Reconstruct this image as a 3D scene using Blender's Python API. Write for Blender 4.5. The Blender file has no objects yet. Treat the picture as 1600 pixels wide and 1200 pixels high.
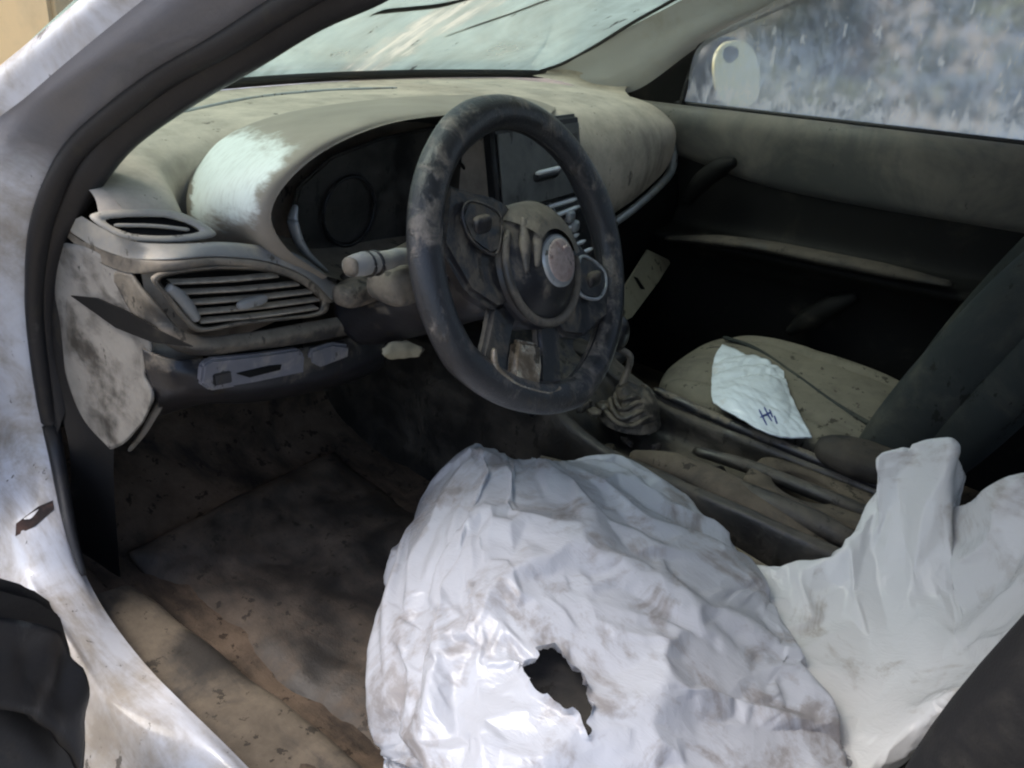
import bpy, bmesh, math, random, time
import numpy as np
from mathutils import Vector as V, Matrix, noise
from mathutils.bvhtree import BVHTree
random.seed(7)
scene = bpy.context.scene
COL = scene.collection

# ------------------------------------------------------------------ camera
CAM = V((-1.1461, -0.5111, 1.2315)); YAW, PITCH, ROLL, FPX = 0.9823, 0.4698, 0.1067, 1313.7
f_ = V((math.sin(YAW)*math.cos(PITCH), math.cos(YAW)*math.cos(PITCH), -math.sin(PITCH)))
r_ = V((math.cos(YAW), -math.sin(YAW), 0)); u_ = r_.cross(f_)
RT = r_*math.cos(ROLL)+u_*math.sin(ROLL); UP = -r_*math.sin(ROLL)+u_*math.cos(ROLL)
cam = bpy.data.cameras.new('camera'); cam_o = bpy.data.objects.new('camera', cam); COL.objects.link(cam_o)
cam_o.matrix_world = Matrix.Translation(CAM) @ Matrix((RT, UP, -f_)).transposed().to_4x4()
cam.sensor_width = 36; cam.lens = FPX/1600*36; cam.clip_start = .02; cam.clip_end = 500
scene.camera = cam_o
scene.render.resolution_x, scene.render.resolution_y = 1024, 768

# ------------------------------------------------------------------ light
SUN_EL, SUN_AZ = math.radians(58), math.radians(-40)     # azimuth clockwise from +y: ahead and to the left of the car
world = bpy.data.worlds.new('World'); scene.world = world; world.use_nodes = True
wn = world.node_tree.nodes; wl = world.node_tree.links
sky = wn.new('ShaderNodeTexSky'); sky.sky_type = 'NISHITA'; sky.sun_disc = False
sky.sun_elevation = SUN_EL; sky.sun_rotation = SUN_AZ; sky.dust_density = 3.0; sky.air_density = 1.0
bg = wn['Background']; bg.inputs[1].default_value = .15; wl.new(sky.outputs[0], bg.inputs[0])
sun = bpy.data.lights.new('sun', 'SUN'); sun.energy = 1.3; sun.angle = math.radians(30); sun.color = (1, .96, .9)
sun_o = bpy.data.objects.new('sun', sun); COL.objects.link(sun_o)
sd = V((math.sin(SUN_AZ)*math.cos(SUN_EL), math.cos(SUN_AZ)*math.cos(SUN_EL), math.sin(SUN_EL)))
sun_o.rotation_euler = sd.to_track_quat('Z', 'Y').to_euler(); sun_o.location = (-4, -3, 6)
vs = scene.view_settings; vs.view_transform = 'Standard'; vs.look = 'None'; vs.gamma = 1; vs.exposure = 0.95
vs.use_curve_mapping = False
scene.cycles.use_denoising = True; scene.cycles.use_adaptive_sampling = True; scene.cycles.adaptive_threshold = .03
scene.cycles.max_bounces = 6; scene.cycles.diffuse_bounces = 4; scene.cycles.transparent_max_bounces = 8
scene.cycles.pixel_filter_type = 'BLACKMAN_HARRIS'; scene.cycles.filter_width = 2.2

# ------------------------------------------------------------------ helpers
def U(px, py, x=None, y=None, z=None, pl=None):
    """a sight line met with a plane of the car (x, y or z constant, or point+normal)"""
    d = f_+RT*((px-800)/FPX)+UP*((600-py)/FPX)
    if pl: s = (pl[0]-CAM).dot(pl[1])/d.dot(pl[1])
    elif x is not None: s = (x-CAM.x)/d.x
    elif y is not None: s = (y-CAM.y)/d.y
    else: s = (z-CAM.z)/d.z
    return CAM+d*s
def PX(p):
    d = p-CAM; k = FPX/d.dot(f_)
    return 800+d.dot(RT)*k, 600-d.dot(UP)*k
def crom(pts, n, cyc=False):
    pts = [V(p) for p in pts]; m = len(pts); out = []
    segs = m if cyc else m-1
    for i in range(n):
        t = i/(n if cyc else n-1)*segs; k = min(int(t), segs-1); t -= k
        if cyc: a, b, c, d = (pts[(k+j) % m] for j in (-1, 0, 1, 2))
        else:
            b, c = pts[k], pts[k+1]
            a = pts[k-1] if k else b*2-c; d = pts[k+2] if k+2 < m else c*2-b
        out.append(.5*((2*b)+(c-a)*t+(2*a-5*b+4*c-d)*t*t+(3*b-a-3*c+d)*t**3))
    return out
def put(name, me, mat, parent=None, smooth=True):
    o = bpy.data.objects.new(name, me); COL.objects.link(o)
    if mat: me.materials.append(mat)
    if parent: o.parent = parent
    if smooth:
        for p in me.polygons: p.use_smooth = True
    return o
def mesh(name, verts, faces, mat, parent=None, smooth=True, uvs=None):
    me = bpy.data.meshes.new(name); me.from_pydata([tuple(v) for v in verts], [], faces)
    if uvs:
        l = me.uv_layers.new(name='UVMap')
        for lp in me.loops: l.data[lp.index].uv = uvs[lp.vertex_index]
    me.validate(); me.update()
    bm = bmesh.new(); bm.from_mesh(me); bmesh.ops.recalc_face_normals(bm, faces=bm.faces); bm.to_mesh(me); bm.free()
    return put(name, me, mat, parent, smooth)
def grid(rows, nu, nv, cyc=False, lin=False):
    rr = [crom(r, nu, cyc) for r in rows]
    if lin: return rr
    cols = [crom([r[i] for r in rr], nv) for i in range(nu)]
    return [[cols[i][j] for i in range(nu)] for j in range(nv)]
def surf(name, rows, nu, nv, mat, parent=None, thick=0, cyc=False, lin=False, disp=None, offset=-1, smooth=True, kill=None):
    g = grid(rows, nu, nv, cyc, lin); nv = len(g)
    verts = [p for r in g for p in r]
    uvs = [(i/(nu-1), j/(nv-1)) for j in range(nv) for i in range(nu)]
    fs = []
    for j in range(nv-1):
        for i in range(nu if cyc else nu-1):
            i2 = (i+1) % nu; fs.append((j*nu+i, j*nu+i2, (j+1)*nu+i2, (j+1)*nu+i))
    if disp:
        ns = [V() for _ in verts]
        for q in fs:
            n = (verts[q[2]]-verts[q[0]]).cross(verts[q[3]]-verts[q[1]])
            for k in q: ns[k] += n
        verts = [p+n.normalized()*disp(p, *uvs[k]) for k, (p, n) in enumerate(zip(verts, ns))]
    if kill: fs = [q for q in fs if not kill(sum((verts[k] for k in q), V())/4)]
    o = mesh(name, verts, fs, mat, parent, smooth, uvs)
    if thick:
        m = o.modifiers.new('thickness', 'SOLIDIFY'); m.thickness = thick; m.offset = offset
    return o
def tube(name, pts, r, mat, parent=None, n=12, m=None, cyc=False, flat=1.0, up=V((0, 0, 1)), caps=True):
    """swept round or oval bar; r number or list; flat scales the second axis"""
    m = m or max(8, 8*len(pts)); c = crom(pts, m, cyc)
    rl = r if isinstance(r, (list, tuple)) else [r]*2
    vs_, fs = [], []
    for i, p in enumerate(c):
        t = (c[(i+1) % m]-c[i-1]) if cyc else c[min(i+1, m-1)]-c[max(i-1, 0)]
        t.normalize(); a = t.cross(up); a = a.normalized() if a.length > 1e-4 else V((1, 0, 0)); b = a.cross(t)
        s = i/(m-1)*(len(rl)-1); k = min(int(s), len(rl)-2); rad = rl[k]+(rl[k+1]-rl[k])*(s-k)
        if caps and not cyc and i in (0, m-1): rad *= .6
        for j in range(n):
            w = 2*math.pi*j/n; vs_.append(p+a*(math.cos(w)*rad)+b*(math.sin(w)*rad*flat))
    for i in range(m if cyc else m-1):
        i2 = (i+1) % m
        for j in range(n): fs.append((i*n+j, i*n+(j+1) % n, i2*n+(j+1) % n, i2*n+j))
    if caps and not cyc: fs += [tuple(range(n)), tuple((m-1)*n+j for j in range(n))]
    return mesh(name, vs_, fs, mat, parent)
def slab(name, poly, d, mat, parent=None, bev=.002, seg=2, smooth=True):
    """outline (3D, roughly flat) extruded along d, edges rounded"""
    bm = bmesh.new(); d = V(d)
    a = [bm.verts.new(p) for p in poly]; b = [bm.verts.new(V(p)+d) for p in poly]; n = len(poly)
    bm.faces.new(a); bm.faces.new(b[::-1])
    for i in range(n): bm.faces.new((a[i], b[i], b[(i+1) % n], a[(i+1) % n]))
    bmesh.ops.recalc_face_normals(bm, faces=bm.faces)
    if bev: bmesh.ops.bevel(bm, geom=bm.edges[:], offset=bev, segments=seg, affect='EDGES', clamp_overlap=True)
    me = bpy.data.meshes.new(name); bm.to_mesh(me); bm.free()
    o = put(name, me, mat, parent, smooth)
    if smooth: me.set_sharp_from_angle(angle=math.radians(50))
    return o
def box(name, c, s, mat, parent=None, bev=.004, rot=None):
    M = rot or Matrix.Identity(3); c = V(c); h = [k/2 for k in s]
    p = [c+M@V((sx*h[0], sy*h[1], -h[2])) for sx, sy in ((-1, -1), (1, -1), (1, 1), (-1, 1))]
    return slab(name, p, M@V((0, 0, s[2])), mat, parent, bev)
def blob(name, c, s, mat, parent=None, p=3.0, rot=None, nu=48, nv=24, fn=None):
    """superellipsoid: padded cushion and the like"""
    M = rot or Matrix.Identity(3); c = V(c); vs_, fs = [], []
    e = 2/p; sg = lambda q: math.copysign(abs(q)**e, q)
    for j in range(nv+1):
        ph = -math.pi/2+math.pi*j/nv
        for i in range(nu):
            th = 2*math.pi*i/nu
            q = V((sg(math.cos(ph))*sg(math.cos(th)), sg(math.cos(ph))*sg(math.sin(th)), sg(math.sin(ph))))
            if fn: q = fn(q)
            vs_.append(c+M@V((q.x*s[0], q.y*s[1], q.z*s[2])))
    for j in range(nv):
        for i in range(nu): fs.append((j*nu+i, j*nu+(i+1) % nu, (j+1)*nu+(i+1) % nu, (j+1)*nu+i))
    o = mesh(name, vs_, fs, mat, parent)
    bm = bmesh.new(); bm.from_mesh(o.data); bmesh.ops.remove_doubles(bm, verts=bm.verts, dist=1e-5)
    bmesh.ops.recalc_face_normals(bm, faces=bm.faces); bm.to_mesh(o.data); bm.free()
    for q in o.data.polygons: q.use_smooth = True
    return o
def tag(o, label, cat=None, group=None, kind=None):
    o['label'] = label
    if cat: o['category'] = cat
    if group: o['group'] = group
    if kind: o['kind'] = kind
    return o
def recenter(o):
    vs_ = [v.co for v in o.data.vertices]; c = sum(vs_, V())/len(vs_); c.z = min(v.z for v in vs_)
    o.data.transform(Matrix.Translation(-c)); o.location = c
    return o
def empty(name, loc=(0, 0, 0)):
    o = bpy.data.objects.new(name, None); COL.objects.link(o); o.location = loc; o.empty_display_size = .2
    return o

# ------------------------------------------------------------------ materials
def nodes(name):
    m = bpy.data.materials.new(name); m.use_nodes = True
    nt = m.node_tree; return m, nt.nodes, nt.links, nt.nodes['Principled BSDF']
def nz(n, l, co, scale, detail=6, rough=.6, stretch=None, rot=None, dist=0):
    if stretch or rot:
        mp = n.new('ShaderNodeMapping'); l.new(co, mp.inputs[0])
        if stretch: mp.inputs['Scale'].default_value = stretch
        if rot: mp.inputs['Rotation'].default_value = rot
        co = mp.outputs[0]
    t = n.new('ShaderNodeTexNoise'); l.new(co, t.inputs['Vector'])
    t.inputs['Scale'].default_value = scale; t.inputs['Detail'].default_value = detail
    t.inputs['Roughness'].default_value = rough; t.inputs['Distortion'].default_value = dist
    return t.outputs['Fac']
def mr(n, l, v, a, b, c=0, d=1):
    m = n.new('ShaderNodeMapRange'); m.interpolation_type = 'SMOOTHSTEP'; l.new(v, m.inputs[0])
    for k, q in zip((1, 2, 3, 4), (a, b, c, d)): m.inputs[k].default_value = q
    return m.outputs[0]
def ma(n, l, op, a, b):
    m = n.new('ShaderNodeMath'); m.operation = op; m.use_clamp = op == 'MAXIMUM'
    for k, q in enumerate((a, b)):
        if isinstance(q, (int, float)): m.inputs[k].default_value = q
        else: l.new(q, m.inputs[k])
    return m.outputs[0]
def mix(n, l, fac, a, b):
    m = n.new('ShaderNodeMix'); m.data_type = 'RGBA'
    if isinstance(fac, (int, float)): m.inputs[0].default_value = fac
    else: l.new(fac, m.inputs[0])
    for k, q in ((6, a), (7, b)):
        if isinstance(q, tuple): m.inputs[k].default_value = q+(1,) if len(q) == 3 else q
        else: l.new(q, m.inputs[k])
    return m.outputs[2]
def bump(n, l, b, h, s=.3, d=.01):
    k = n.new('ShaderNodeBump'); k.inputs['Strength'].default_value = s; k.inputs['Distance'].default_value = d
    l.new(h, k.inputs['Height']); l.new(k.outputs[0], b.inputs['Normal'])
MUD = (.34, .30, .225)
def muddy(name, base, mud=MUD, amt=.5, soft=.12, scale=7, rb=.4, rm=.85, up=0.0, bs=.25, metal=0, spec=.5, grain=160, stretch=(1, 1, 1), vary=.25, coat=0, wipe=.5, speck=.03):
    """plastic, cloth, paint or metal under a film of dried mud: amt is the share covered, up lets it settle on upward faces"""
    m, n, l, b = nodes(name)
    co = n.new('ShaderNodeTexCoord').outputs['Object']
    a = nz(n, l, co, scale, 6, .66, stretch, dist=.6)
    lo = .5-(amt-.5)*.9
    v = a
    if up:
        g = n.new('ShaderNodeNewGeometry'); s = n.new('ShaderNodeSeparateXYZ'); l.new(g.outputs['Normal'], s.inputs[0])
        v = ma(n, l, 'ADD', a, ma(n, l, 'MULTIPLY', s.outputs[2], up))
    sm = nz(n, l, co, scale*1.7, 5, .7, (1, .35, .55), (.4, .3, .7), dist=1.0)
    v = ma(n, l, 'ADD', v, ma(n, l, 'MULTIPLY', ma(n, l, 'SUBTRACT', sm, .5), wipe))
    fac = mr(n, l, v, lo-soft*.6, lo+soft*.6)
    fine = nz(n, l, co, grain, 2, .6)
    blot = nz(n, l, co, scale*3.1, 5, .68)
    mudc = mix(n, l, mr(n, l, blot, .25, .75), tuple(c*(1-vary) for c in mud), tuple(min(1, c*(1+vary)) for c in mud))
    basec = mix(n, l, blot, tuple(c*(1-vary*.6) for c in base), tuple(min(1, c*(1+vary*.6)) for c in base))
    col = mix(n, l, fac, basec, mudc)
    if speck:
        sk = mr(n, l, ma(n, l, 'ADD', nz(n, l, co, 42, 4, .7, (1, 1, .5)), ma(n, l, 'MULTIPLY', sm, .25)), .76-speck, .80-speck, 0, .85)
        col = mix(n, l, sk, col, tuple(c*.22 for c in mud))
    l.new(col, b.inputs['Base Color'])
    l.new(mr(n, l, fac, 0, 1, rb, rm), b.inputs['Roughness'])
    b.inputs['Metallic'].default_value = metal; b.inputs['Specular IOR Level'].default_value = spec
    if coat: b.inputs['Coat Weight'].default_value = coat; b.inputs['Coat Roughness'].default_value = .12
    bump(n, l, b, ma(n, l, 'ADD', ma(n, l, 'MULTIPLY', fac, .5), ma(n, l, 'MULTIPLY', fine, .35)), bs, .004)
    return m
BLACK = (.012, .012, .013)
M = {}
M['dash'] = muddy('dried mud on dashboard', (.12, .104, .085), (.46, .40, .325), .72, .36, 5, .5, .8, .18, .2, vary=.24, wipe=.7, speck=-.02)
M['dashgrey'] = muddy('grey dash plastic with thin mud', (.26, .26, .25), (.42, .38, .31), .45, .22, 6, .42, .75, .05, .12, vary=.12)
M['trim'] = muddy('brown muddy trim', (.10, .09, .077), (.265, .225, .172), .5, .2, 9, .35, .7, .15, .2, vary=.2)
M['black'] = muddy('black plastic', BLACK, (.10, .088, .07), .30, .15, 9, .45, .8, .05, .2)
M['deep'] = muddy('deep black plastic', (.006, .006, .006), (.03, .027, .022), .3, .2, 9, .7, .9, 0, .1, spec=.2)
M['rubber'] = muddy('black door rubber', (.014, .014, .016), (.10, .095, .085), .25, .15, 14, .5, .8, 0, .2)
M['paint'] = muddy('white car paint with mud splashes', (.62, .63, .67), (.36, .32, .275), .50, .34, 8, .28, .8, -.02, .15, coat=.4, vary=.15, wipe=.9, speck=-.02)
M['shadedpaint'] = muddy('pillar paint with painted shade', (.15, .15, .165), (.22, .21, .2), .3, .2, 6, .38, .6, 0, .08, vary=.06)  # white pillar paint with its shade put into a grey colour
M['leather'] = muddy('worn black leather', (.028, .029, .032), (.19, .165, .14), .33, .2, 24, .33, .65, .10, .5, grain=420, wipe=.6)
M['wheelblack'] = muddy('black wheel plastic', (.018, .018, .021), (.13, .11, .085), .36, .15, 18, .35, .75, .16, .25)
M['wheelmud'] = muddy('muddy wheel plastic', (.045, .042, .038), (.165, .142, .11), .5, .18, 14, .4, .7, .15, .25)
M['bronze'] = muddy('muddy metallic insert', (.40, .33, .25), (.20, .15, .10), .5, .2, 25, .25, .6, 0, .2, metal=.5)
M['chrome'] = muddy('dusty chrome', (.75, .77, .78), (.30, .28, .24), .3, .2, 20, .12, .6, 0, .05, metal=1)
M['satin'] = muddy('satin grey trim', (.34, .36, .37), (.32, .29, .24), .35, .2, 12, .3, .6, 0, .08, metal=.3)
M['badge'] = muddy('red badge bleached by mud', (.20, .11, .10), (.34, .27, .245), .68, .15, 40, .3, .6, 0, .05)
M['screen'] = muddy('screen under mud film', (.035, .037, .038), (.15, .15, .14), .62, .3, 9, .3, .6, 0, .05, vary=.1)
M['cluster'] = muddy('dark instrument glass', (.02, .019, .018), (.07, .064, .055), .5, .3, 7, .3, .6, 0, .05)
M['seat'] = muddy('muddy seat cloth', (.075, .070, .061), (.15, .138, .112), .55, .25, 7, .8, .95, .1, .3, grain=420, spec=.2, vary=.12)
M['seatdark'] = muddy('dark seat cloth', (.026, .031, .030), (.06, .06, .05), .4, .25, 8, .8, .95, .05, .3, grain=420, spec=.25)
M['doorpad'] = muddy('door pad dusty', (.08, .082, .078), (.19, .175, .15), .5, .25, 5, .45, .75, .08, .1, vary=.1, speck=-.04)
M['carpet'] = muddy('carpet soaked in mud', (.024, .020, .017), (.135, .098, .070), .48, .3, 6, .7, .95, .05, .6, grain=260, stretch=(1, 1, 1), spec=.25)
M['mat'] = muddy('rubber floor mat with silt', (.026, .023, .021), (.125, .095, .070), .48, .4, 9, .55, .9, 0, .5, grain=200)
M['scuff'] = muddy('tan silt on sill plate', (.04, .035, .030), (.135, .108, .078), .58, .2, 7, .6, .9, 0, .4, grain=150)
M['debris'] = muddy('muddy debris', (.04, .034, .027), (.15, .125, .095), .5, .2, 40, .4, .8, 0, .4)
M['pad'] = muddy('brown soaked cloth', (.05, .041, .033), (.105, .084, .063), .5, .2, 9, .8, .95, .1, .3, grain=300)
M['pillargrey'] = muddy('pale grey pillar trim', (.48, .48, .47), (.40, .37, .31), .4, .25, 5, .5, .75, .05, .08, vary=.08, speck=0)
M['endcap'] = muddy('dirty end cover', (.05, .045, .038), (.235, .22, .195), .58, .22, 9, .45, .75, 0, .15, vary=.12, wipe=.7, speck=-.03)
M['silver'] = muddy('silver painted plastic', (.88, .89, .88), (.40, .37, .32), .18, .2, 30, .15, .6, 0, .05, metal=.25, speck=0)
M['blackcloth'] = muddy('black driver seat cloth', (.012, .012, .013), (.035, .033, .03), .4, .25, 8, .8, .95, .05, .3, grain=420, spec=.2)
M['switchgrey'] = muddy('grey switch plastic', (.15, .15, .17), (.26, .24, .22), .4, .2, 20, .35, .7, .05, .15)
M['consolemud'] = muddy('caked console plastic', (.020, .019, .018), (.085, .072, .057), .40, .35, 10, .4, .8, .12, .4)
M['armbrown'] = muddy('dusty brown armrest', (.016, .014, .013), (.05, .041, .032), .5, .3, 12, .6, .85, .1, .2)
M['slat'] = muddy('silted vent slat', (.16, .14, .11), (.36, .31, .24), .6, .25, 25, .5, .8, .2, .2, speck=-.03)
M['rust'] = muddy('rusty hollow', (.020, .012, .010), (.08, .045, .035), .4, .2, 30, .8, .95, 0, .3)
M['piece'] = muddy('beige card', (.34, .31, .22), (.25, .22, .16), .4, .2, 12, .8, .9, 0, .1)
M['headliner'] = muddy('grey headliner', (.30, .30, .29), (.22, .20, .17), .3, .2, 5, .9, .95, 0, .1)
M['ground'] = muddy('muddy ground', (.16, .13, .10), (.27, .23, .17), .5, .3, 1.3, .8, .95, 0, .6, grain=30)
M['wall'] = muddy('tan rendered wall', (.70, .52, .28), (.60, .46, .26), .4, .2, 2, .9, .95, 0, .3, grain=40, vary=.08, speck=0)
M['wallpale'] = muddy('pale blue grey wall', (.55, .62, .70), (.48, .49, .48), .4, .2, 1.5, .9, .95, 0, .3, grain=40, vary=.1)
M['leaf'] = muddy('dusty leaf', (.11, .125, .065), (.18, .18, .12), .4, .2, 9, .6, .9, 0, .1)
M['bark'] = muddy('bark', (.10, .075, .05), (.14, .11, .08), .4, .2, 20, .9, .95, 0, .4)

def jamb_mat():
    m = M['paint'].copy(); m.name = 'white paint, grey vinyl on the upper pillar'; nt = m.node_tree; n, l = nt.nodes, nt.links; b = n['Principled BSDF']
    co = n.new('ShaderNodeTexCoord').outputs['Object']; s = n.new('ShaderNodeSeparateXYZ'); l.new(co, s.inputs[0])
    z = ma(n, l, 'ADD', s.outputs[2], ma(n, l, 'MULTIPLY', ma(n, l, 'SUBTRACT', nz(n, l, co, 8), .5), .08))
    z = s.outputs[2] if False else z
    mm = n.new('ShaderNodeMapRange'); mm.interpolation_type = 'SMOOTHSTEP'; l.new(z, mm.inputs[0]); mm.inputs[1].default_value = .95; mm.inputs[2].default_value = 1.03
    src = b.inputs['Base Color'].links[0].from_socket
    l.new(mix(n, l, mm.outputs[0], src, (.155, .155, .17)), b.inputs['Base Color'])  # grey above the belt is shade painted over the white paint
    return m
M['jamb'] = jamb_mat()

# wiped patch: the dash pad with a smear rubbed cleaner and paler, sky reflection painted into its own ragged shape
def dash_hood_mat():
    m, n, l, b = nodes('dash hood with wiped smear and painted sheen')
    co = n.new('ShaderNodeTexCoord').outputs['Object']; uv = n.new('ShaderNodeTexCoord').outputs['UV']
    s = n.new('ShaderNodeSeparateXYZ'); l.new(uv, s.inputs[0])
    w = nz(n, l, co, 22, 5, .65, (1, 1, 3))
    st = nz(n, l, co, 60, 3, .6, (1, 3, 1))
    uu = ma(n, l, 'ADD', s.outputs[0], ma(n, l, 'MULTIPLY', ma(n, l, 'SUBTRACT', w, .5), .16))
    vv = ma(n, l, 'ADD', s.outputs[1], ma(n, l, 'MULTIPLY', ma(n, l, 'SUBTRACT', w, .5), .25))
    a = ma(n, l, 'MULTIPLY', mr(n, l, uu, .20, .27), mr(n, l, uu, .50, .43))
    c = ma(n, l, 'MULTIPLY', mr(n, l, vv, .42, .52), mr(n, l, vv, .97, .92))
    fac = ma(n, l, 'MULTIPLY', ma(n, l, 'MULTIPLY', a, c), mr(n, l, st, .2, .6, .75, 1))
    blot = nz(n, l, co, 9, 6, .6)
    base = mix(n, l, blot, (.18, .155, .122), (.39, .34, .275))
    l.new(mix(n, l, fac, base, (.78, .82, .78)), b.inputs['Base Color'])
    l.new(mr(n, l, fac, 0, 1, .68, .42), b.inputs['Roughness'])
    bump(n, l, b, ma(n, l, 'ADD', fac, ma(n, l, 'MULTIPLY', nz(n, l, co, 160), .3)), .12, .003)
    return m
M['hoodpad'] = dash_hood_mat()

def film_mat(name, col, stain, samt, transl, seed):
    m, n, l, b = nodes(name)
    co = n.new('ShaderNodeTexCoord').outputs['Object']
    mp = n.new('ShaderNodeMapping'); l.new(co, mp.inputs[0]); mp.inputs['Location'].default_value = (seed, seed*2, 0); co = mp.outputs[0]
    a = nz(n, l, co, 7, 8, .68, dist=1.2); sm = nz(n, l, co, 45, 4, .6)
    fac = mr(n, l, ma(n, l, 'ADD', a, ma(n, l, 'MULTIPLY', ma(n, l, 'SUBTRACT', sm, .5), .22)), .60-samt, .76-samt, 0, .75)
    c = mix(n, l, fac, col, stain); l.new(c, b.inputs['Base Color'])
    l.new(mr(n, l, fac, 0, 1, .20, .6), b.inputs['Roughness']); b.inputs['Specular IOR Level'].default_value = .5
    cr = nz(n, l, co, 26, 5, .55, dist=1.5); r1 = ma(n, l, 'ABSOLUTE', ma(n, l, 'SUBTRACT', cr, .5), 0)
    cr2 = nz(n, l, co, 60, 3, .5, (1, .35, 1), (0, 0, .7), dist=2); r2 = ma(n, l, 'ABSOLUTE', ma(n, l, 'SUBTRACT', cr2, .5), 0)
    dw = n.new('ShaderNodeVectorMath'); dw.operation = 'ADD'; l.new(co, dw.inputs[0])
    nv_ = n.new('ShaderNodeTexNoise'); l.new(co, nv_.inputs['Vector']); nv_.inputs['Scale'].default_value = 9; nv_.inputs['Detail'].default_value = 3
    sc2 = n.new('ShaderNodeVectorMath'); sc2.operation = 'SCALE'; l.new(nv_.outputs['Color'], sc2.inputs[0]); sc2.inputs['Scale'].default_value = .12; l.new(sc2.outputs[0], dw.inputs[1])
    hs_ = []
    for sc_v, mx_ in ((9, .30), (24, .30)):
        vo = n.new('ShaderNodeTexVoronoi'); vo.feature = 'DISTANCE_TO_EDGE'; vo.inputs['Scale'].default_value = sc_v; l.new(dw.outputs[0], vo.inputs['Vector'])
        k_ = n.new('ShaderNodeMapRange'); l.new(vo.outputs['Distance'], k_.inputs[0]); k_.inputs[1].default_value = 0; k_.inputs[2].default_value = mx_; k_.inputs[3].default_value = 1; k_.inputs[4].default_value = 0
        hs_.append(k_.outputs[0])
    hh = ma(n, l, 'ADD', ma(n, l, 'MULTIPLY', hs_[0], .6), ma(n, l, 'MULTIPLY', hs_[1], .25))
    bump(n, l, b, ma(n, l, 'ADD', hh, ma(n, l, 'MULTIPLY', r2, .6)), .22, .010)
    t = n.new('ShaderNodeBsdfTranslucent'); l.new(c, t.inputs[0])
    mx = n.new('ShaderNodeMixShader'); mx.inputs[0].default_value = transl
    l.new(b.outputs[0], mx.inputs[1]); l.new(t.outputs[0], mx.inputs[2])
    l.new(mx.outputs[0], n['Material Output'].inputs[0])
    return m
M['film'] = film_mat('white plastic film', (.64, .66, .72), (.29, .255, .24), .11, .30, 3.1)
M['film2'] = film_mat('milky plastic film', (.84, .84, .83), (.42, .37, .31), .06, .3, 8.3)
M['packet'] = film_mat('pale packet', (.66, .72, .78), (.40, .38, .34), .04, .1, 5)

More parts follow.
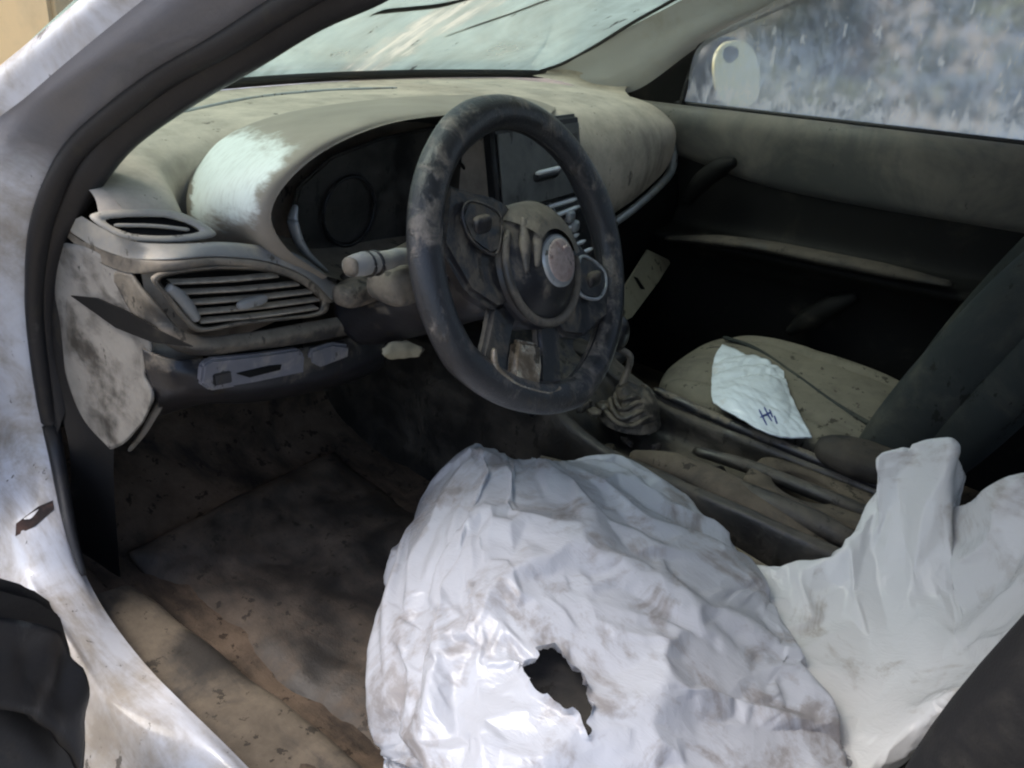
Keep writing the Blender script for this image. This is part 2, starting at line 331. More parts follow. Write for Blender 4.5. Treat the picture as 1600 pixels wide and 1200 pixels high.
def glass_mat(name, tint, film, lo, hi, kind):
    """tinted pane under a dirty film that scatters and lets light through"""
    m, n, l, b = nodes(name)
    co = n.new('ShaderNodeTexCoord').outputs['Object']; uv = n.new('ShaderNodeTexCoord').outputs['UV']
    sp = n.new('ShaderNodeSeparateXYZ'); l.new(uv, sp.inputs[0])
    tr = n.new('ShaderNodeBsdfTransparent'); tr.inputs[0].default_value = tint+(1,)
    gl = n.new('ShaderNodeBsdfGlossy'); gl.inputs['Roughness'].default_value = .08
    fr = n.new('ShaderNodeFresnel'); fr.inputs[0].default_value = 1.45
    if kind == 'side':
        tr = n.new('ShaderNodeBsdfRefraction'); tr.inputs[0].default_value = tint+(1,); tr.inputs['IOR'].default_value = 1.08; tr.inputs['Roughness'].default_value = .30
    g1 = n.new('ShaderNodeMixShader'); l.new(fr.outputs[0], g1.inputs[0]); l.new(tr.outputs[0], g1.inputs[1]); l.new(gl.outputs[0], g1.inputs[2])
    tl = n.new('ShaderNodeBsdfTranslucent'); df = n.new('ShaderNodeBsdfDiffuse')
    fm = n.new('ShaderNodeMixShader'); fm.inputs[0].default_value = .25
    l.new(tl.outputs[0], fm.inputs[1]); l.new(df.outputs[0], fm.inputs[2])
    big = nz(n, l, co, 5, 6, .6, dist=.8)
    if kind == 'screen':
        st = nz(n, l, co, 30, 5, .6, (1, .15, .3), (0, 0, .5))
        fac = mr(n, l, ma(n, l, 'ADD', ma(n, l, 'MULTIPLY', big, .7), ma(n, l, 'MULTIPLY', st, .3)), .25, .75, lo, hi)
        fc = mix(n, l, big, tuple(c*.8 for c in film), film)
        wob = ma(n, l, 'MULTIPLY', ma(n, l, 'SUBTRACT', nz(n, l, co, 12, 5, .65), .5), .08)
        d = ma(n, l, 'ABSOLUTE', ma(n, l, 'SUBTRACT', ma(n, l, 'ADD', ma(n, l, 'ADD', sp.outputs[0], wob), ma(n, l, 'MULTIPLY', sp.outputs[1], -.13)), .582), 0)
        band = mr(n, l, d, .055, .03)
        band = ma(n, l, 'MULTIPLY', band, mr(n, l, st, .35, .62, .25, 1))
        fc = mix(n, l, band, fc, (.60, .60, .49)); fac = ma(n, l, 'MAXIMUM', fac, ma(n, l, 'MULTIPLY', band, .8))
        sk = nz(n, l, co, 34, 4, .7, (1.0, .25, .5), (0, 0, .9)); spk = mr(n, l, sk, .645, .685)
        fc = mix(n, l, spk, fc, (.03, .03, .025)); fac = ma(n, l, 'MAXIMUM', fac, spk)
    else:
        dr = nz(n, l, co, 34, 5, .65, (1, 1, .14)); fine = nz(n, l, co, 70, 4, .6, (1, 1, .5), (.5, 0, 0))
        drip = mr(n, l, ma(n, l, 'SUBTRACT', ma(n, l, 'MULTIPLY', dr, .45), sp.outputs[1]), -.03, .14)
        drip = ma(n, l, 'MULTIPLY', drip, mr(n, l, fine, .36, .60, .45, 1))
        fac = mr(n, l, ma(n, l, 'ADD', ma(n, l, 'MULTIPLY', big, .6), ma(n, l, 'MULTIPLY', fine, .4)), .36, .68, lo, hi)
        spk = mr(n, l, nz(n, l, co, 60, 4, .7, (1, 1, .22), (.62, 0, 0)), .58, .65)
        fac = ma(n, l, 'MAXIMUM', fac, ma(n, l, 'MAXIMUM', ma(n, l, 'MULTIPLY', drip, .9), ma(n, l, 'MULTIPLY', spk, .8)))
        fc = mix(n, l, ma(n, l, 'MAXIMUM', drip, spk), film, (.97, .93, .80))
    l.new(fc, tl.inputs[0]); l.new(fc, df.inputs[0])
    ms = n.new('ShaderNodeMixShader'); l.new(fac, ms.inputs[0]); l.new(g1.outputs[0], ms.inputs[1]); l.new(fm.outputs[0], ms.inputs[2])
    l.new(ms.outputs[0], n['Material Output'].inputs[0])
    return m
M['windshield'] = glass_mat('dirty green windshield', (.72, .86, .79), (.46, .60, .535), .3, .68, 'screen')
M['window'] = glass_mat('wet dirty side glass', (.85, .87, .83), (.84, .89, .90), .20, .66, 'side')
def plain(name, c, r=.5, metal=0):
    m, n, l, b = nodes(name); b.inputs['Base Color'].default_value = c+(1,); b.inputs['Roughness'].default_value = r; b.inputs['Metallic'].default_value = metal
    return m
M['ink'] = plain('blue ink', (.05, .07, .22), .6)
M['icon'] = plain('dim icon print', (.02, .02, .02), .4)
M['yellow'] = plain('yellow scrap', (.45, .38, .08), .6)
M['mirror'] = muddy('mirror glass with painted reflection', (.97, .84, .46), (.92, .78, .42), .35, .3, 20, .3, .5, 0, .02, speck=0)  # bright cream reflection put into the glass colour

# ------------------------------------------------------------------ setting
g = mesh('ground', [(-60, -60, 0), (60, -60, 0), (60, 60, 0), (-60, 60, 0)], [(0, 1, 2, 3)], M['ground'], smooth=False); g['kind'] = 'structure'
g['label'] = 'brown muddy ground under the car'
w = box('rendered_wall', (-.2, 5.4, 1.6), (5.5, .25, 3.2), M['wall'], bev=.02, rot=Matrix.Rotation(math.radians(-72), 3, 'Z'))
tag(recenter(w), 'tan rendered wall beyond the pillar of the car, top left corner', 'wall')
w = box('block_wall', (4.6, -1.9, 1.0), (.22, 4.2, 2.0), M['wallpale'], bev=.02)
tag(recenter(w), 'pale blue grey wall behind the wet passenger window', 'wall')
def shrub(loc, rx, rz, nleaf, label):
    root = empty('leafy_shrub', loc); tag(root, label, 'shrub')
    bm = bmesh.new(); cl = [(V((random.gauss(0, .4)*rx, random.gauss(0, .5)*rx, rz*(.25+random.random()*.7))), .18+random.random()*.22) for _ in range(26)]
    for _ in range(nleaf):
        c, r = random.choice(cl); q = V((random.gauss(0, 1), random.gauss(0, 1), random.gauss(0, 1))).normalized()*r*random.random()**.4
        p = c+q; a = V((random.gauss(0, 1), random.gauss(0, 1), random.gauss(0, .6))).normalized(); b = a.orthogonal().normalized(); s = .035+random.random()*.03
        vs_ = [bm.verts.new(p+a*s*k+b*s*.45*j) for k, j in ((-1, 0), (0, -1), (1, 0), (0, 1))]; bm.faces.new(vs_)
    me = bpy.data.meshes.new('foliage'); bm.to_mesh(me); bm.free(); put('foliage', me, M['leaf'], root, False)
    for k in range(5):
        e = V((random.gauss(0, .3)*rx, random.gauss(0, .3)*rx, rz*.8))
        tube('stem', [V((0, 0, 0)), e*.5+V((.03, .02, .05)), e], [.022, .012, .005], M['bark'], root, 7)
    return root
shrub((3.2, .75, 0), 1.0, 1.9, 7000, 'dusty green shrub seen through the dirty passenger window')

# ------------------------------------------------------------------ the car
car = empty('car', (0, 0, 0))
tag(car, 'white flood-damaged car with open driver door and mud-coated cabin', 'car')
def xs(z): return -.70+.24*max(0, z-.95)
def UA(px, py, off=0):
    x = -.7
    for _ in range(12): x = xs(U(px, py, x=x+off).z)
    return U(px, py, x=x+off)
# door aperture of the body: pillar, hinge post and sill in one pressed shell
sealo = [(700, -140), (560, -70), (450, -8), (345, 58), (250, 112), (170, 172), (112, 225), (76, 285), (54, 350), (44, 420), (44, 500), (58, 610), (76, 700)]
inner = [UA(*p) for p in sealo]
inner += [U(98, 820, x=-.735), U(120, 900, x=-.75), U(160, 980, x=-.765), U(220, 1062, x=-.775), U(285, 1132, x=-.785), U(355, 1202, x=-.79), U(480, 1330, x=-.79), U(640, 1480, x=-.79)]
fl = [(560, -190), (400, -130), (230, -5), (110, 92), (40, 152), (-20, 200), (-60, 260), (-80, 310), (-85, 370), (-85, 430), (-80, 510), (-62, 610), (-45, 700)]
face = [UA(*p, -.05) for p in fl]
face += [U(-12, 820, x=-.79), U(30, 900, x=-.80), U(85, 980, x=-.815), U(140, 1080, x=-.825), U(175, 1160, x=-.83), U(225, 1250, x=-.835), U(330, 1380, x=-.835), U(500, 1540, x=-.835)]
mid = [(a+b)/2+V((-.012, -.008, .006)) for a, b in zip(inner, face)]
lipb = [a+V((.02, .03, -.004)) for a in inner]
NU = 120
def sub(rows, a, b): return [r[a:b] for r in rows]
outer = [UA(*p, -.06) for p in [(420, -190), (280, -140), (130, 0), (0, 108), (-70, 165), (-130, 210), (-180, 260), (-210, 310), (-220, 370), (-220, 430), (-215, 510), (-200, 610), (-180, 700)]]
outer += [p+V((-.02, .0, -.07)) for p in face[13:]]
roll = [p+V((.012, .018, .0)) if i < 13 else p+V((-.015, .0, -.10)) for i, p in enumerate(outer)]
skin = [p+V((.07, .05, -.01)) if i < 13 else p+V((.06, .0, -.12)) for i, p in enumerate(outer)]
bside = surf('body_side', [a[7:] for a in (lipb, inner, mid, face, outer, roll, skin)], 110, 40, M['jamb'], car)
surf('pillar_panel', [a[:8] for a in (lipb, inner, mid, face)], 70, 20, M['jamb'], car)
surf('pillar_skin', [a[:8] for a in (face, [(p+q)/2+V((-.006, 0, .004)) for p, q in zip(face, outer)], outer, roll, skin)], 70, 20, M['paint'], car)
# rubber seal follows the flange, a dark pillar lining lies inside it
ss = [p+V((.006, -.006, 0)) for p in inner]
tube('door_seal', ss[:15], [.013]*8+[.011]*3+[.008, .004], M['rubber'], car, 12, 160)
linin = [(800, -130), (680, -50), (600, 2), (500, 47), (400, 107), (290, 172), (212, 228), (167, 280), (132, 335), (110, 380), (96, 440), (96, 520), (112, 620)]
lin = [UA(*p, .035) for p in linin]
surf('pillar_lining', [[p+V((.008, .0, 0)) for p in inner[:13]], [(p+q)/2+V((-.004, -.010, .004)) for p, q in zip(inner[:13], lin)], lin, [p+V((.03, .05, -.01)) for p in lin]], 90, 18, M['rubber'], car)
# hinge slot and bolt on the post
hp_ = [U(20, 835, x=-.79), U(55, 820, x=-.79), U(85, 795, x=-.785), U(82, 780, x=-.785), U(60, 790, x=-.79), U(25, 815, x=-.79)]
bt = BVHTree.FromObject(bside, bpy.context.evaluated_depsgraph_get())
def onbody(px, py, back):
    d = (f_+RT*((px-800)/FPX)+UP*((600-py)/FPX)).normalized(); h = bt.ray_cast(CAM, d)
    return (h[0] if h[0] else U(px, py, x=-.8))-d*back
hs = slab('hinge_slot', [onbody(a, b, .0015) for a, b in [(24, 838), (55, 822), (84, 796), (82, 782), (60, 791), (25, 818)]], f_*.001, M['rust'], car, 0)
hs['label'] = 'rusty dark slot in the white hinge post'

# open driver door, its hinge edge and muddy black lining at the lower left
DP = (V((-.95, .13, .6)), V((.50, -.86, .05)).normalized())
dpoly = [U(*p, pl=DP) for p in [(-420, 700), (-60, 868), (0, 900), (62, 918), (104, 948), (119, 1000), (134, 1080), (144, 1150), (140, 1210), (120, 1300), (-420, 1300)]]
dd = slab('driver_door', dpoly, DP[1]*-.06, M['black'], car, .012, 3); dd['label'] = 'open driver door with muddy black lining'
shell = [(-420, 330), (-150, 400), (-70, 600), (-22, 720), (6, 795), (30, 865), (42, 905), (80, 940), (100, 990), (116, 1080), (124, 1150), (118, 1300), (-420, 1300)]
slab('door_shell', [U(*p, pl=DP)-DP[1]*.062 for p in shell], DP[1]*-.05, M['paint'], dd, .010, 3)
surf('door_pocket', [[U(*p, pl=DP)+DP[1]*.015 for p in r] for r in ([(-120, 960), (0, 965), (70, 990), (100, 1040)], [(-120, 1010), (0, 1020), (70, 1050), (105, 1100)], [(-120, 1100), (0, 1110), (60, 1150), (100, 1200)])], 24, 12, M['rubber'], dd, .006,
     disp=lambda p, u, v: .018*noise.noise(p*22))

# floor, sill plate, mat
def fl_d(p, u, v): return .010*noise.noise(p*9)+.004*noise.noise(p*35)
rows = []
for x in (-.79, -.74, -.70, -.66, -.50, -.3, -.16, -.06):
    z = {-.79: .385, -.74: .39, -.70: .385, -.66: .35}.get(x, .33)
    rows.append([(x, -1.4, z), (x, -.2, z), (x, .25, z), (x, .50, z+.01), (x, .66, z+.10), (x, .80, z+.30)])
surf('floor_carpet', rows, 90, 70, M['carpet'], car, disp=fl_d)
rows = []
for t in range(9):
    y = .42-t*.11; k = .05*max(0, y-.2)
    rows.append([(-.782+k, y, .388), (-.775+k, y, .402), (-.735+k, y, .399), (-.70+k*.5, y, .394), (-.672, y, .386), (-.655, y, .36)])
surf('sill_plate', rows, 24, 60, M['scuff'], car, disp=lambda p, u, v: .004*noise.noise(p*14))
rows = [[(x, .50, .380), (x, .42, .349), (x, .25, .348), (x, .05, .348), (x, -.2, .35)] for x in (-.62, -.56, -.45, -.3, -.2)]
mt = surf('floor_mat', rows, 60, 50, M['mat'], None, .006, disp=lambda p, u, v: .011*noise.noise(p*11)+.004*noise.noise(p*40)-.024*max(abs(u-.5)*2, abs(v-.5)*2)**5, offset=1)
tag(recenter(mt), 'dark rubber floor mat caked with brown silt in the driver footwell', 'floor mat')
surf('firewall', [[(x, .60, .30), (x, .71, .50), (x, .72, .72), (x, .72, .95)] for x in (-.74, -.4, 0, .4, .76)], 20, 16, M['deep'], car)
surf('fender', [[(-.80, y, .93-.05*k), (-.855, y, .85-.05*k), (-.87, y, .65), (-.86, y, .40)] for k, y in enumerate((.56, .8, 1.1, 1.5))], 16, 16, M['paint'], car, .003)
tube('roof_rail', [(inner[0]+face[0])/2+V((.0, .03, -.01)), (inner[0]+face[0])/2+V((.01, -.02, .01)), V((-.645, -.34, 1.365)), V((-.63, -.55, 1.405)), V((-.625, -.80, 1.415))], [.04, .042, .042, .04, .04], M['shadedpaint'], car, 14, 40)
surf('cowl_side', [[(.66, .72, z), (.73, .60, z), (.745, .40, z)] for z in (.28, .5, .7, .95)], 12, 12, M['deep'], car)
surf('passenger_floor', [[(x, -1.5, .33), (x, .2, .33), (x, .5, .34), (x, .7, .55)] for x in (.10, .3, .5, .72)], 30, 30, M['carpet'], car, disp=fl_d)

# dashboard pad
sec = {-.664: [(.66, .955), (.50, .968), (.38, .962), (.33, .945), (.315, .90), (.31, .80), (.33, .74), (.45, .72)],
       -.60: [(.70, .962), (.52, .978), (.39, .967), (.335, .94), (.315, .89), (.31, .80), (.32, .74), (.42, .72)],
       -.52: [(.74, .968), (.54, .982), (.46, .972), (.44, .94), (.44, .89), (.44, .79), (.44, .72), (.45, .69)],
       -.30: [(.78, .972), (.56, .985), (.48, .985), (.46, .965), (.46, .90), (.46, .79), (.46, .72), (.47, .69)],
       -.10: [(.80, .974), (.58, .988), (.48, .99), (.46, .98), (.46, .92), (.46, .79), (.46, .72), (.47, .69)],
       -.02: [(.80, .974), (.58, .988), (.42, .99), (.34, .98), (.29, .92), (.27, .79), (.30, .74), (.42, .70)],
       .10: [(.80, .974), (.58, .988), (.42, .99), (.34, .98), (.29, .92), (.27, .79), (.30, .74), (.42, .70)],
       .28: [(.78, .974), (.57, .988), (.42, .988), (.335, .975), (.285, .92), (.27, .82), (.30, .765), (.42, .71)],
       .48: [(.74, .972), (.55, .985), (.41, .984), (.33, .968), (.285, .92), (.28, .84), (.31, .79), (.42, .73)],
       .60: [(.70, .968), (.52, .978), (.40, .974), (.335, .955), (.30, .92), (.30, .855), (.325, .82), (.42, .75)],
       .675: [(.67, .955), (.50, .962), (.41, .955), (.36, .935), (.335, .91), (.335, .87), (.35, .84), (.42, .78)]}
drows = [[V((x, y, z)) for y, z in s] for x, s in sorted(sec.items())]
dash = surf('dashboard', drows, 70, 110, M['dash'], car, disp=lambda p, u, v: .002*noise.noise(p*7))
c0 = drows[0][:4]; wd = (0, .002, .010, .026)
surf('dash_corner', [[p+V((.001-w_*k, .3*w_*k, .001-.25*w_*k*k)) for p, w_ in zip(c0, wd)] for k in (0, .5, 1)], 40, 8, M['dash'], dash)
# seam line near the glass, and a sun sensor
dt = BVHTree.FromObject(dash, bpy.context.evaluated_depsgraph_get())
def onto(px, py, back=.002):
    d = (f_+RT*((px-800)/FPX)+UP*((600-py)/FPX)).normalized()
    h = dt.ray_cast(CAM, d)
    return (h[0]-d*back) if h[0] else U(px, py, z=.98)
tube('dash_seam', [onto(*p, .0005) for p in [(285, 176), (330, 166), (380, 156), (450, 147), (530, 141), (620, 138)]], .0035, M['satin'], dash, 8, 60)
blob('light_sensor', onto(548, 139, 0), (.022, .016, .008), M['dash'], dash, 2)
tube('windshield_gasket', [(x, .812-.135*(x/.68)**2, .985) for x in (-.68, -.5, -.25, 0, .25, .5, .66)], .012, M['rubber'], car, 8, 70)

# instrument cluster hood: flows out of the pad into a deep oval mouth
rimP = [(512, 432, .255), (455, 395, .246), (425, 350, .24), (432, 308, .237), (470, 262, .236), (530, 222, .236), (610, 192, .238), (700, 179, .243), (790, 178, .25), (845, 190, .262)]
midP = [(495, 440, .265), (432, 402, .258), (396, 348, .255), (402, 292, .258), (442, 242, .265), (510, 202, .27), (600, 175, .28), (700, 165, .29), (795, 165, .30), (862, 176, .31)]
basP = [(478, 448, .30), (405, 405, .31), (345, 352, .33), (328, 282, .37), (358, 215, .44), (450, 176, .48), (580, 156, .50), (700, 149, .51), (800, 150, .50), (872, 160, .48)]
rimE = [U(a, b, y=y) for a, b, y in rimP]; midE = [U(a, b, y=y) for a, b, y in midP]; basE = [U(a, b, y=y) for a, b, y in basP]
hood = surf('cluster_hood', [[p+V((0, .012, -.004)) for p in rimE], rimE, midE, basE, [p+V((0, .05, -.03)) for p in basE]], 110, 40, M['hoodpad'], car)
cen = V((-.36, .33, .90))
inn = [p*.86+cen*.14+V((0, .075, -.004)) for p in rimE]; inn2 = [p*.80+cen*.20+V((0, .11, -.006)) for p in rimE]
surf('cluster_shroud', [[p+V((.0005, .010, -.0045)) for p in rimE], inn, inn2], 70, 16, M['black'], hood)
lo = [U(512, 432, y=.255), U(560, 440, y=.27), U(640, 410, y=.29), U(740, 380, y=.30), U(845, 330, y=.29)]
surf('cluster_ledge', [lo, [p+V((0, .06, .01)) for p in lo], [p+V((0, .12, .03)) for p in lo]], 40, 10, M['trim'], hood)
slab('cluster_glass', [U(a, b, y=.365) for a, b in [(455, 345), (470, 290), (520, 245), (600, 215), (700, 195), (800, 195), (840, 230), (830, 350), (640, 420), (500, 425)]], (0, .01, 0), M['cluster'], hood, .003)
for a, b, r in ((545, 330, .05), (700, 300, .05)):
    c = U(a, b, y=.362); tube('gauge_ring', [c+V((math.cos(t)*r, -.002, math.sin(t)*r)) for t in [k*math.pi/6 for k in range(12)]], .003, M['black'], hood, 6, 40, cyc=True)
tube('cluster_side_trim', [U(a, b, y=.275) for a, b in [(462, 320), (458, 350), (475, 390), (512, 425)]], [.004, .010, .009, .004], M['satin'], hood, 10, flat=.5)

# left dash end: trim bands, demister slot, side vent, fuse cover
def lp(pts, y): return [U(a, b, y=y) for a, b in pts]
band1 = [(96, 352), (135, 378), (190, 400), (260, 405), (340, 400), (420, 408), (480, 432), (520, 468)]
band2 = [(100, 366), (140, 400), (195, 424), (262, 424), (340, 415), (415, 422), (470, 442), (508, 474)]
ups = [(118, 342), (165, 370), (212, 387), (270, 391), (340, 384), (415, 392), (480, 412), (528, 450)]
y0 = [.30, .285, .27, .262, .258, .256, .256, .26]
def cl(p, a, b): return p if p.x > -.674 else U(a, b, x=-.674)
def lpy(pts, dy): return [cl(U(a, b, y=y0[i]+dy), a, b) for i, (a, b) in enumerate(pts)]
surf('vent_surround', [lpy([(128, 338), (170, 362), (215, 378), (280, 381), (345, 378), (415, 385), (470, 400), (525, 440)], .014), lpy(ups, .004), lpy(band1, -.004), lpy(band1, .004)], 80, 16, M['dashgrey'], car)
surf('trim_band', [lpy(band1, .006), lpy([(a, b+4) for a, b in band1], -.005), lpy(band2, -.004), lpy(band2, .012)], 80, 14, M['trim'], car)
# demister vent
DN = V((-.10, -.62, .78)).normalized(); DQ = V((-.62, .335, .962))
def dm(pts, k): return [U(a, b, pl=(DQ+DN*k, DN)) for a, b in pts]
r0 = [(140, 338), (185, 328), (262, 328), (306, 342), (338, 366), (300, 377), (240, 379), (185, 370)]
r1 = [(236+(a-236)*.90, 354+(b-354)*.84) for a, b in r0]; r2 = [(236+(a-236)*.74, 354+(b-354)*.56) for a, b in r0]
dv = surf('demister_vent', [dm(r0, -.012), dm(r0, .0), dm(r1, .004), dm(r2, .002), dm(r2, -.012)], 72, 5, M['dashgrey'], car, cyc=True, lin=True)
slab('slot', dm(r2, -.006), DN*-.004, M['deep'], dv, 0)
tube('slat', dm([(178, 352), (240, 353), (296, 359)], -.002), .0022, M['dashgrey'], dv, 8)
# side vent
loop = [(248, 436), (300, 424), (360, 420), (420, 424), (466, 438), (500, 464), (498, 486), (455, 494), (380, 502), (318, 512), (292, 494), (266, 462)]
vy = .262
vent = surf('air_vent', [lp(lp2, y) for lp2, y in (([(374+(a-374)*1.09, 464+(b-464)*1.16) for a, b in loop], .268), ([(374+(a-374)*1.045, 464+(b-464)*1.08) for a, b in loop], .252), (loop, .256), ([(374+(a-374)*.97, 464+(b-464)*.95) for a, b in loop], .285))], 72, 4, M['trim'], car, cyc=True, lin=True)
slab('vent_cavity', lp([(374+(a-374)*1.0, 464+(b-464)*1.0) for a, b in loop], .294), (0, .003, 0), M['deep'], vent, 0)
for (a, b), (c, d) in (((262, 441), (430, 430)), ((275, 457), (462, 443)), ((288, 473), (482, 455)), ((300, 488), (494, 467)), ((308, 502), (492, 480))):
    p, q = U(a, b, y=.268), U(c, d, y=.264)
    m_ = (p+q)/2+V((0, -.004, 0)); up_ = V((0, 0, 1))
    rows = [[p+o, m_+o, q+o] for o in (V((0, .003, .0028)), V((0, -.006, .0016)), V((0, -.0075, .0)), V((0, -.006, -.0016)), V((0, .003, -.0010)))]
    surf('slat', rows, 14, 5, M['slat'], vent, lin=True)
blob('vent_tab', U(394, 472, y=.252), (.021, .006, .006), M['dashgrey'], vent, 3)
tube('vent_edge_knob', lp([(262, 448), (280, 462), (296, 482), (308, 500)], .256), [.005, .007, .007, .005], M['dashgrey'], vent, 10)
# lower fascia below the vent, knee panel, switches
fas = [[(205, 430, .285), (235, 470, .275), (300, 522, .265), (380, 520, .26), (470, 505, .26), (560, 488, .262), (606, 470, .27)],
       [(180, 425, .30), (215, 482, .27), (285, 540, .255), (380, 538, .25), (470, 522, .25), (560, 504, .252), (608, 488, .262)],
       [(178, 440, .315), (215, 500, .275), (290, 553, .262), (390, 548, .258), (480, 536, .256), (560, 520, .258), (606, 506, .265)]]
surf('fascia_rail', [[cl(U(a, b, y=y), a, b) for a, b, y in r] for r in fas], 70, 12, M['wheelmud'], car, .004)
kn = [[(222, 545, .30), (262, 560, .28), (310, 560, .268), (400, 552, .262), (490, 540, .262), (560, 524, .264), (604, 510, .27)],
      [(228, 580, .305), (268, 590, .275), (315, 590, .258), (400, 584, .252), (490, 570, .252), (560, 552, .256), (602, 534, .264)],
      [(245, 628, .32), (275, 625, .29), (325, 622, .27), (400, 618, .262), (490, 602, .262), (560, 582, .264), (600, 562, .27)],
      [(250, 650, .37), (280, 640, .36), (330, 630, .35), (400, 628, .34), (490, 612, .34), (560, 592, .34), (600, 572, .34)]]
knee = surf('knee_panel', [[cl(U(a, b, y=y), a, b) for a, b, y in r] for r in kn], 70, 24, M['wheelblack'], car, .003)
sp_ = slab('switch_plate', lp([(318, 572), (330, 562), (400, 555), (468, 545), (478, 556), (476, 584), (400, 600), (330, 612), (315, 600)], .250), (0, .012, 0), M['switchgrey'], knee, .003)
slab('switch_recess', lp([(370, 584), (420, 572), (440, 570), (438, 578), (390, 590)], .2485), (0, .003, 0), M['deep'], sp_, 0)
slab('switch', lp([(334, 586), (362, 580), (364, 598), (336, 604)], .2475), (0, .006, 0), M['wheelblack'], sp_, .0015)
slab('blank_switch', lp([(486, 548), (520, 536), (548, 540), (546, 560), (500, 578), (484, 570)], .2505), (0, .010, 0), M['switchgrey'], knee, .004)
# end cover and dark gap beside the dash
fc = [[(80, 378, -.676), (125, 384, -.675), (165, 402, -.674), (206, 428, -.672)],
      [(84, 440, -.676), (135, 455, -.675), (185, 470, -.674), (222, 490, -.671)],
      [(92, 520, -.676), (135, 530, -.675), (182, 540, -.674), (236, 548, -.670)],
      [(104, 590, -.676), (138, 598, -.675), (180, 596, -.674), (226, 585, -.670)],
      [(130, 655, -.676), (155, 656, -.675), (192, 645, -.674), (238, 620, -.670)],
      [(172, 702, -.676), (180, 700, -.675), (196, 690, -.674), (222, 660, -.672)]]
fuse = surf('fuse_cover', [[U(a, b, x=x) for a, b, x in r] for r in fc], 40, 40, M['endcap'], car, .003)
slab('cover_gap', [U(a, b, x=x) for a, b, x in [(110, 462, -.680), (150, 466, -.680), (200, 488, -.679), (250, 518, -.676), (300, 542, -.674), (240, 536, -.676), (180, 512, -.679)]], (.002, 0, 0), M['deep'], fuse, 0)
surf('kick_panel', [[U(a, b, x=x) for a, b in r] for r, x in (([(50, 380), (70, 480), (90, 620), (110, 720), (105, 860)], -.682), ([(80, 400), (120, 500), (130, 640), (140, 740), (140, 880)], -.668), ([(140, 420), (180, 540), (180, 650), (178, 760), (190, 930)], -.655))], 30, 16, M['black'], car)
tube('cover_edge', [U(a, b, x=-.645) for a, b in [(268, 604), (244, 642), (224, 676), (202, 704)]], [.006, .005, .004, .003], M['endcap'], fuse, 8)

# steering column, stalk, shroud
W0 = V((-.37, 0, .92)); TILT = math.radians(24.43)
Uw, Vw = V((1, 0, 0)), V((0, math.sin(TILT), math.cos(TILT))); Nw = V((0, -math.cos(TILT), math.sin(TILT)))
colm = tube('steering_column', [W0-Nw*.03, W0-Nw*.07, W0-Nw*.13, W0-Nw*.2+V((0, 0, -.01)), W0-Nw*.30+V((0, 0, -.02))], [.045, .058, .062, .06, .055], M['wheelblack'], car, 24)
stk = tube('column_stalk', [W0-Nw*.085+V((-.03, 0, .0)), U(640, 402, y=.085), U(600, 408, y=.085), U(565, 413, y=.085), U(543, 418, y=.085)], [.008, .009, .011, .013, .010], M['dashgrey'], colm, 14)
for k_ in (.55, .68):
    q_ = U(640-k_*97, 402+k_*16, y=.085); tube('stalk_groove', [q_+V((0, math.cos(t)*.0125, math.sin(t)*.0125)) for t in [j*math.pi/6 for j in range(12)]], .0018, M['black'], stk, 6, 30, cyc=True)
blob('stalk_cap', U(548, 417, y=.084), (.005, .010, .010), M['wheelmud'], stk, 2.5)
blob('stalk_base', U(625, 440, y=.10), (.034, .03, .022), M['wheelmud'], colm, 3.5)
blob('stalk_base', U(560, 455, y=.2), (.035, .02, .016), M['debris'], colm, 3)
scrap = surf('broken_chip', [[U(a, b, y=y) for a, b, y in r] for r in ([(597, 545, .17), (615, 534, .165), (640, 534, .16)], [(600, 556, .165), (628, 548, .16), (664, 546, .155)], [(606, 562, .17), (630, 560, .165), (655, 556, .16)])], 14, 8, M['piece'], None, .006, disp=lambda p, u, v: .004*noise.noise(p*60))
tag(recenter(scrap), 'small beige broken plastic chip hanging under the steering column', 'plastic chip')

# steering wheel, turned clockwise, flat bottom
ROT = math.radians(-29)
def wp(u, v, n=0):
    c, s = math.cos(ROT), math.sin(ROT)
    return W0+Uw*(c*u-s*v)+Vw*(s*u+c*v)+Nw*n
def rimpt(t, r=.169):
    u, v = r*math.cos(t), r*math.sin(t)
    if v < -.135: v = -.135-(abs(v)-.135)*.62
    return u, v
R_TH = .0195
NR, NT = 160, 20; vs_, fs = [], []
for i in range(NR):
    t = 2*math.pi*i/NR; c = V(rimpt(t)+(0,)); e = V(rimpt(t+.02)+(0,))-V(rimpt(t-.02)+(0,)); e.normalize(); o_ = V((e.y, -e.x, 0))
    th = R_TH*(1+.10*sum(math.exp(-((t-k)/.22)**2) for k in (.75, 2.4)))
    for j in range(NT):
        w_ = 2*math.pi*j/NT; q = c+o_*math.cos(w_)*th
        vs_.append(wp(q.x, q.y, math.sin(w_)*th*.88))
for i in range(NR):
    for j in range(NT): fs.append((i*NT+j, i*NT+(j+1) % NT, (i+1) % NR*NT+(j+1) % NT, (i+1) % NR*NT+j))
wheel = mesh('steering_wheel', vs_, fs, M['leather'], car)
wheel['label'] = 'grey worn steering wheel, flat bottomed, smeared with mud'
tube('rim_stitching', [wp(*rimpt(t, .1500), .0005) for t in [k*math.pi/24 for k in range(48)]], .0013, M['black'], wheel, 6, 200, cyc=True)
def spoke(name, pts, n, th, mat, bev=.004): return slab(name, [wp(a, b, n) for a, b in pts], Nw*th, mat, wheel, bev, 3)
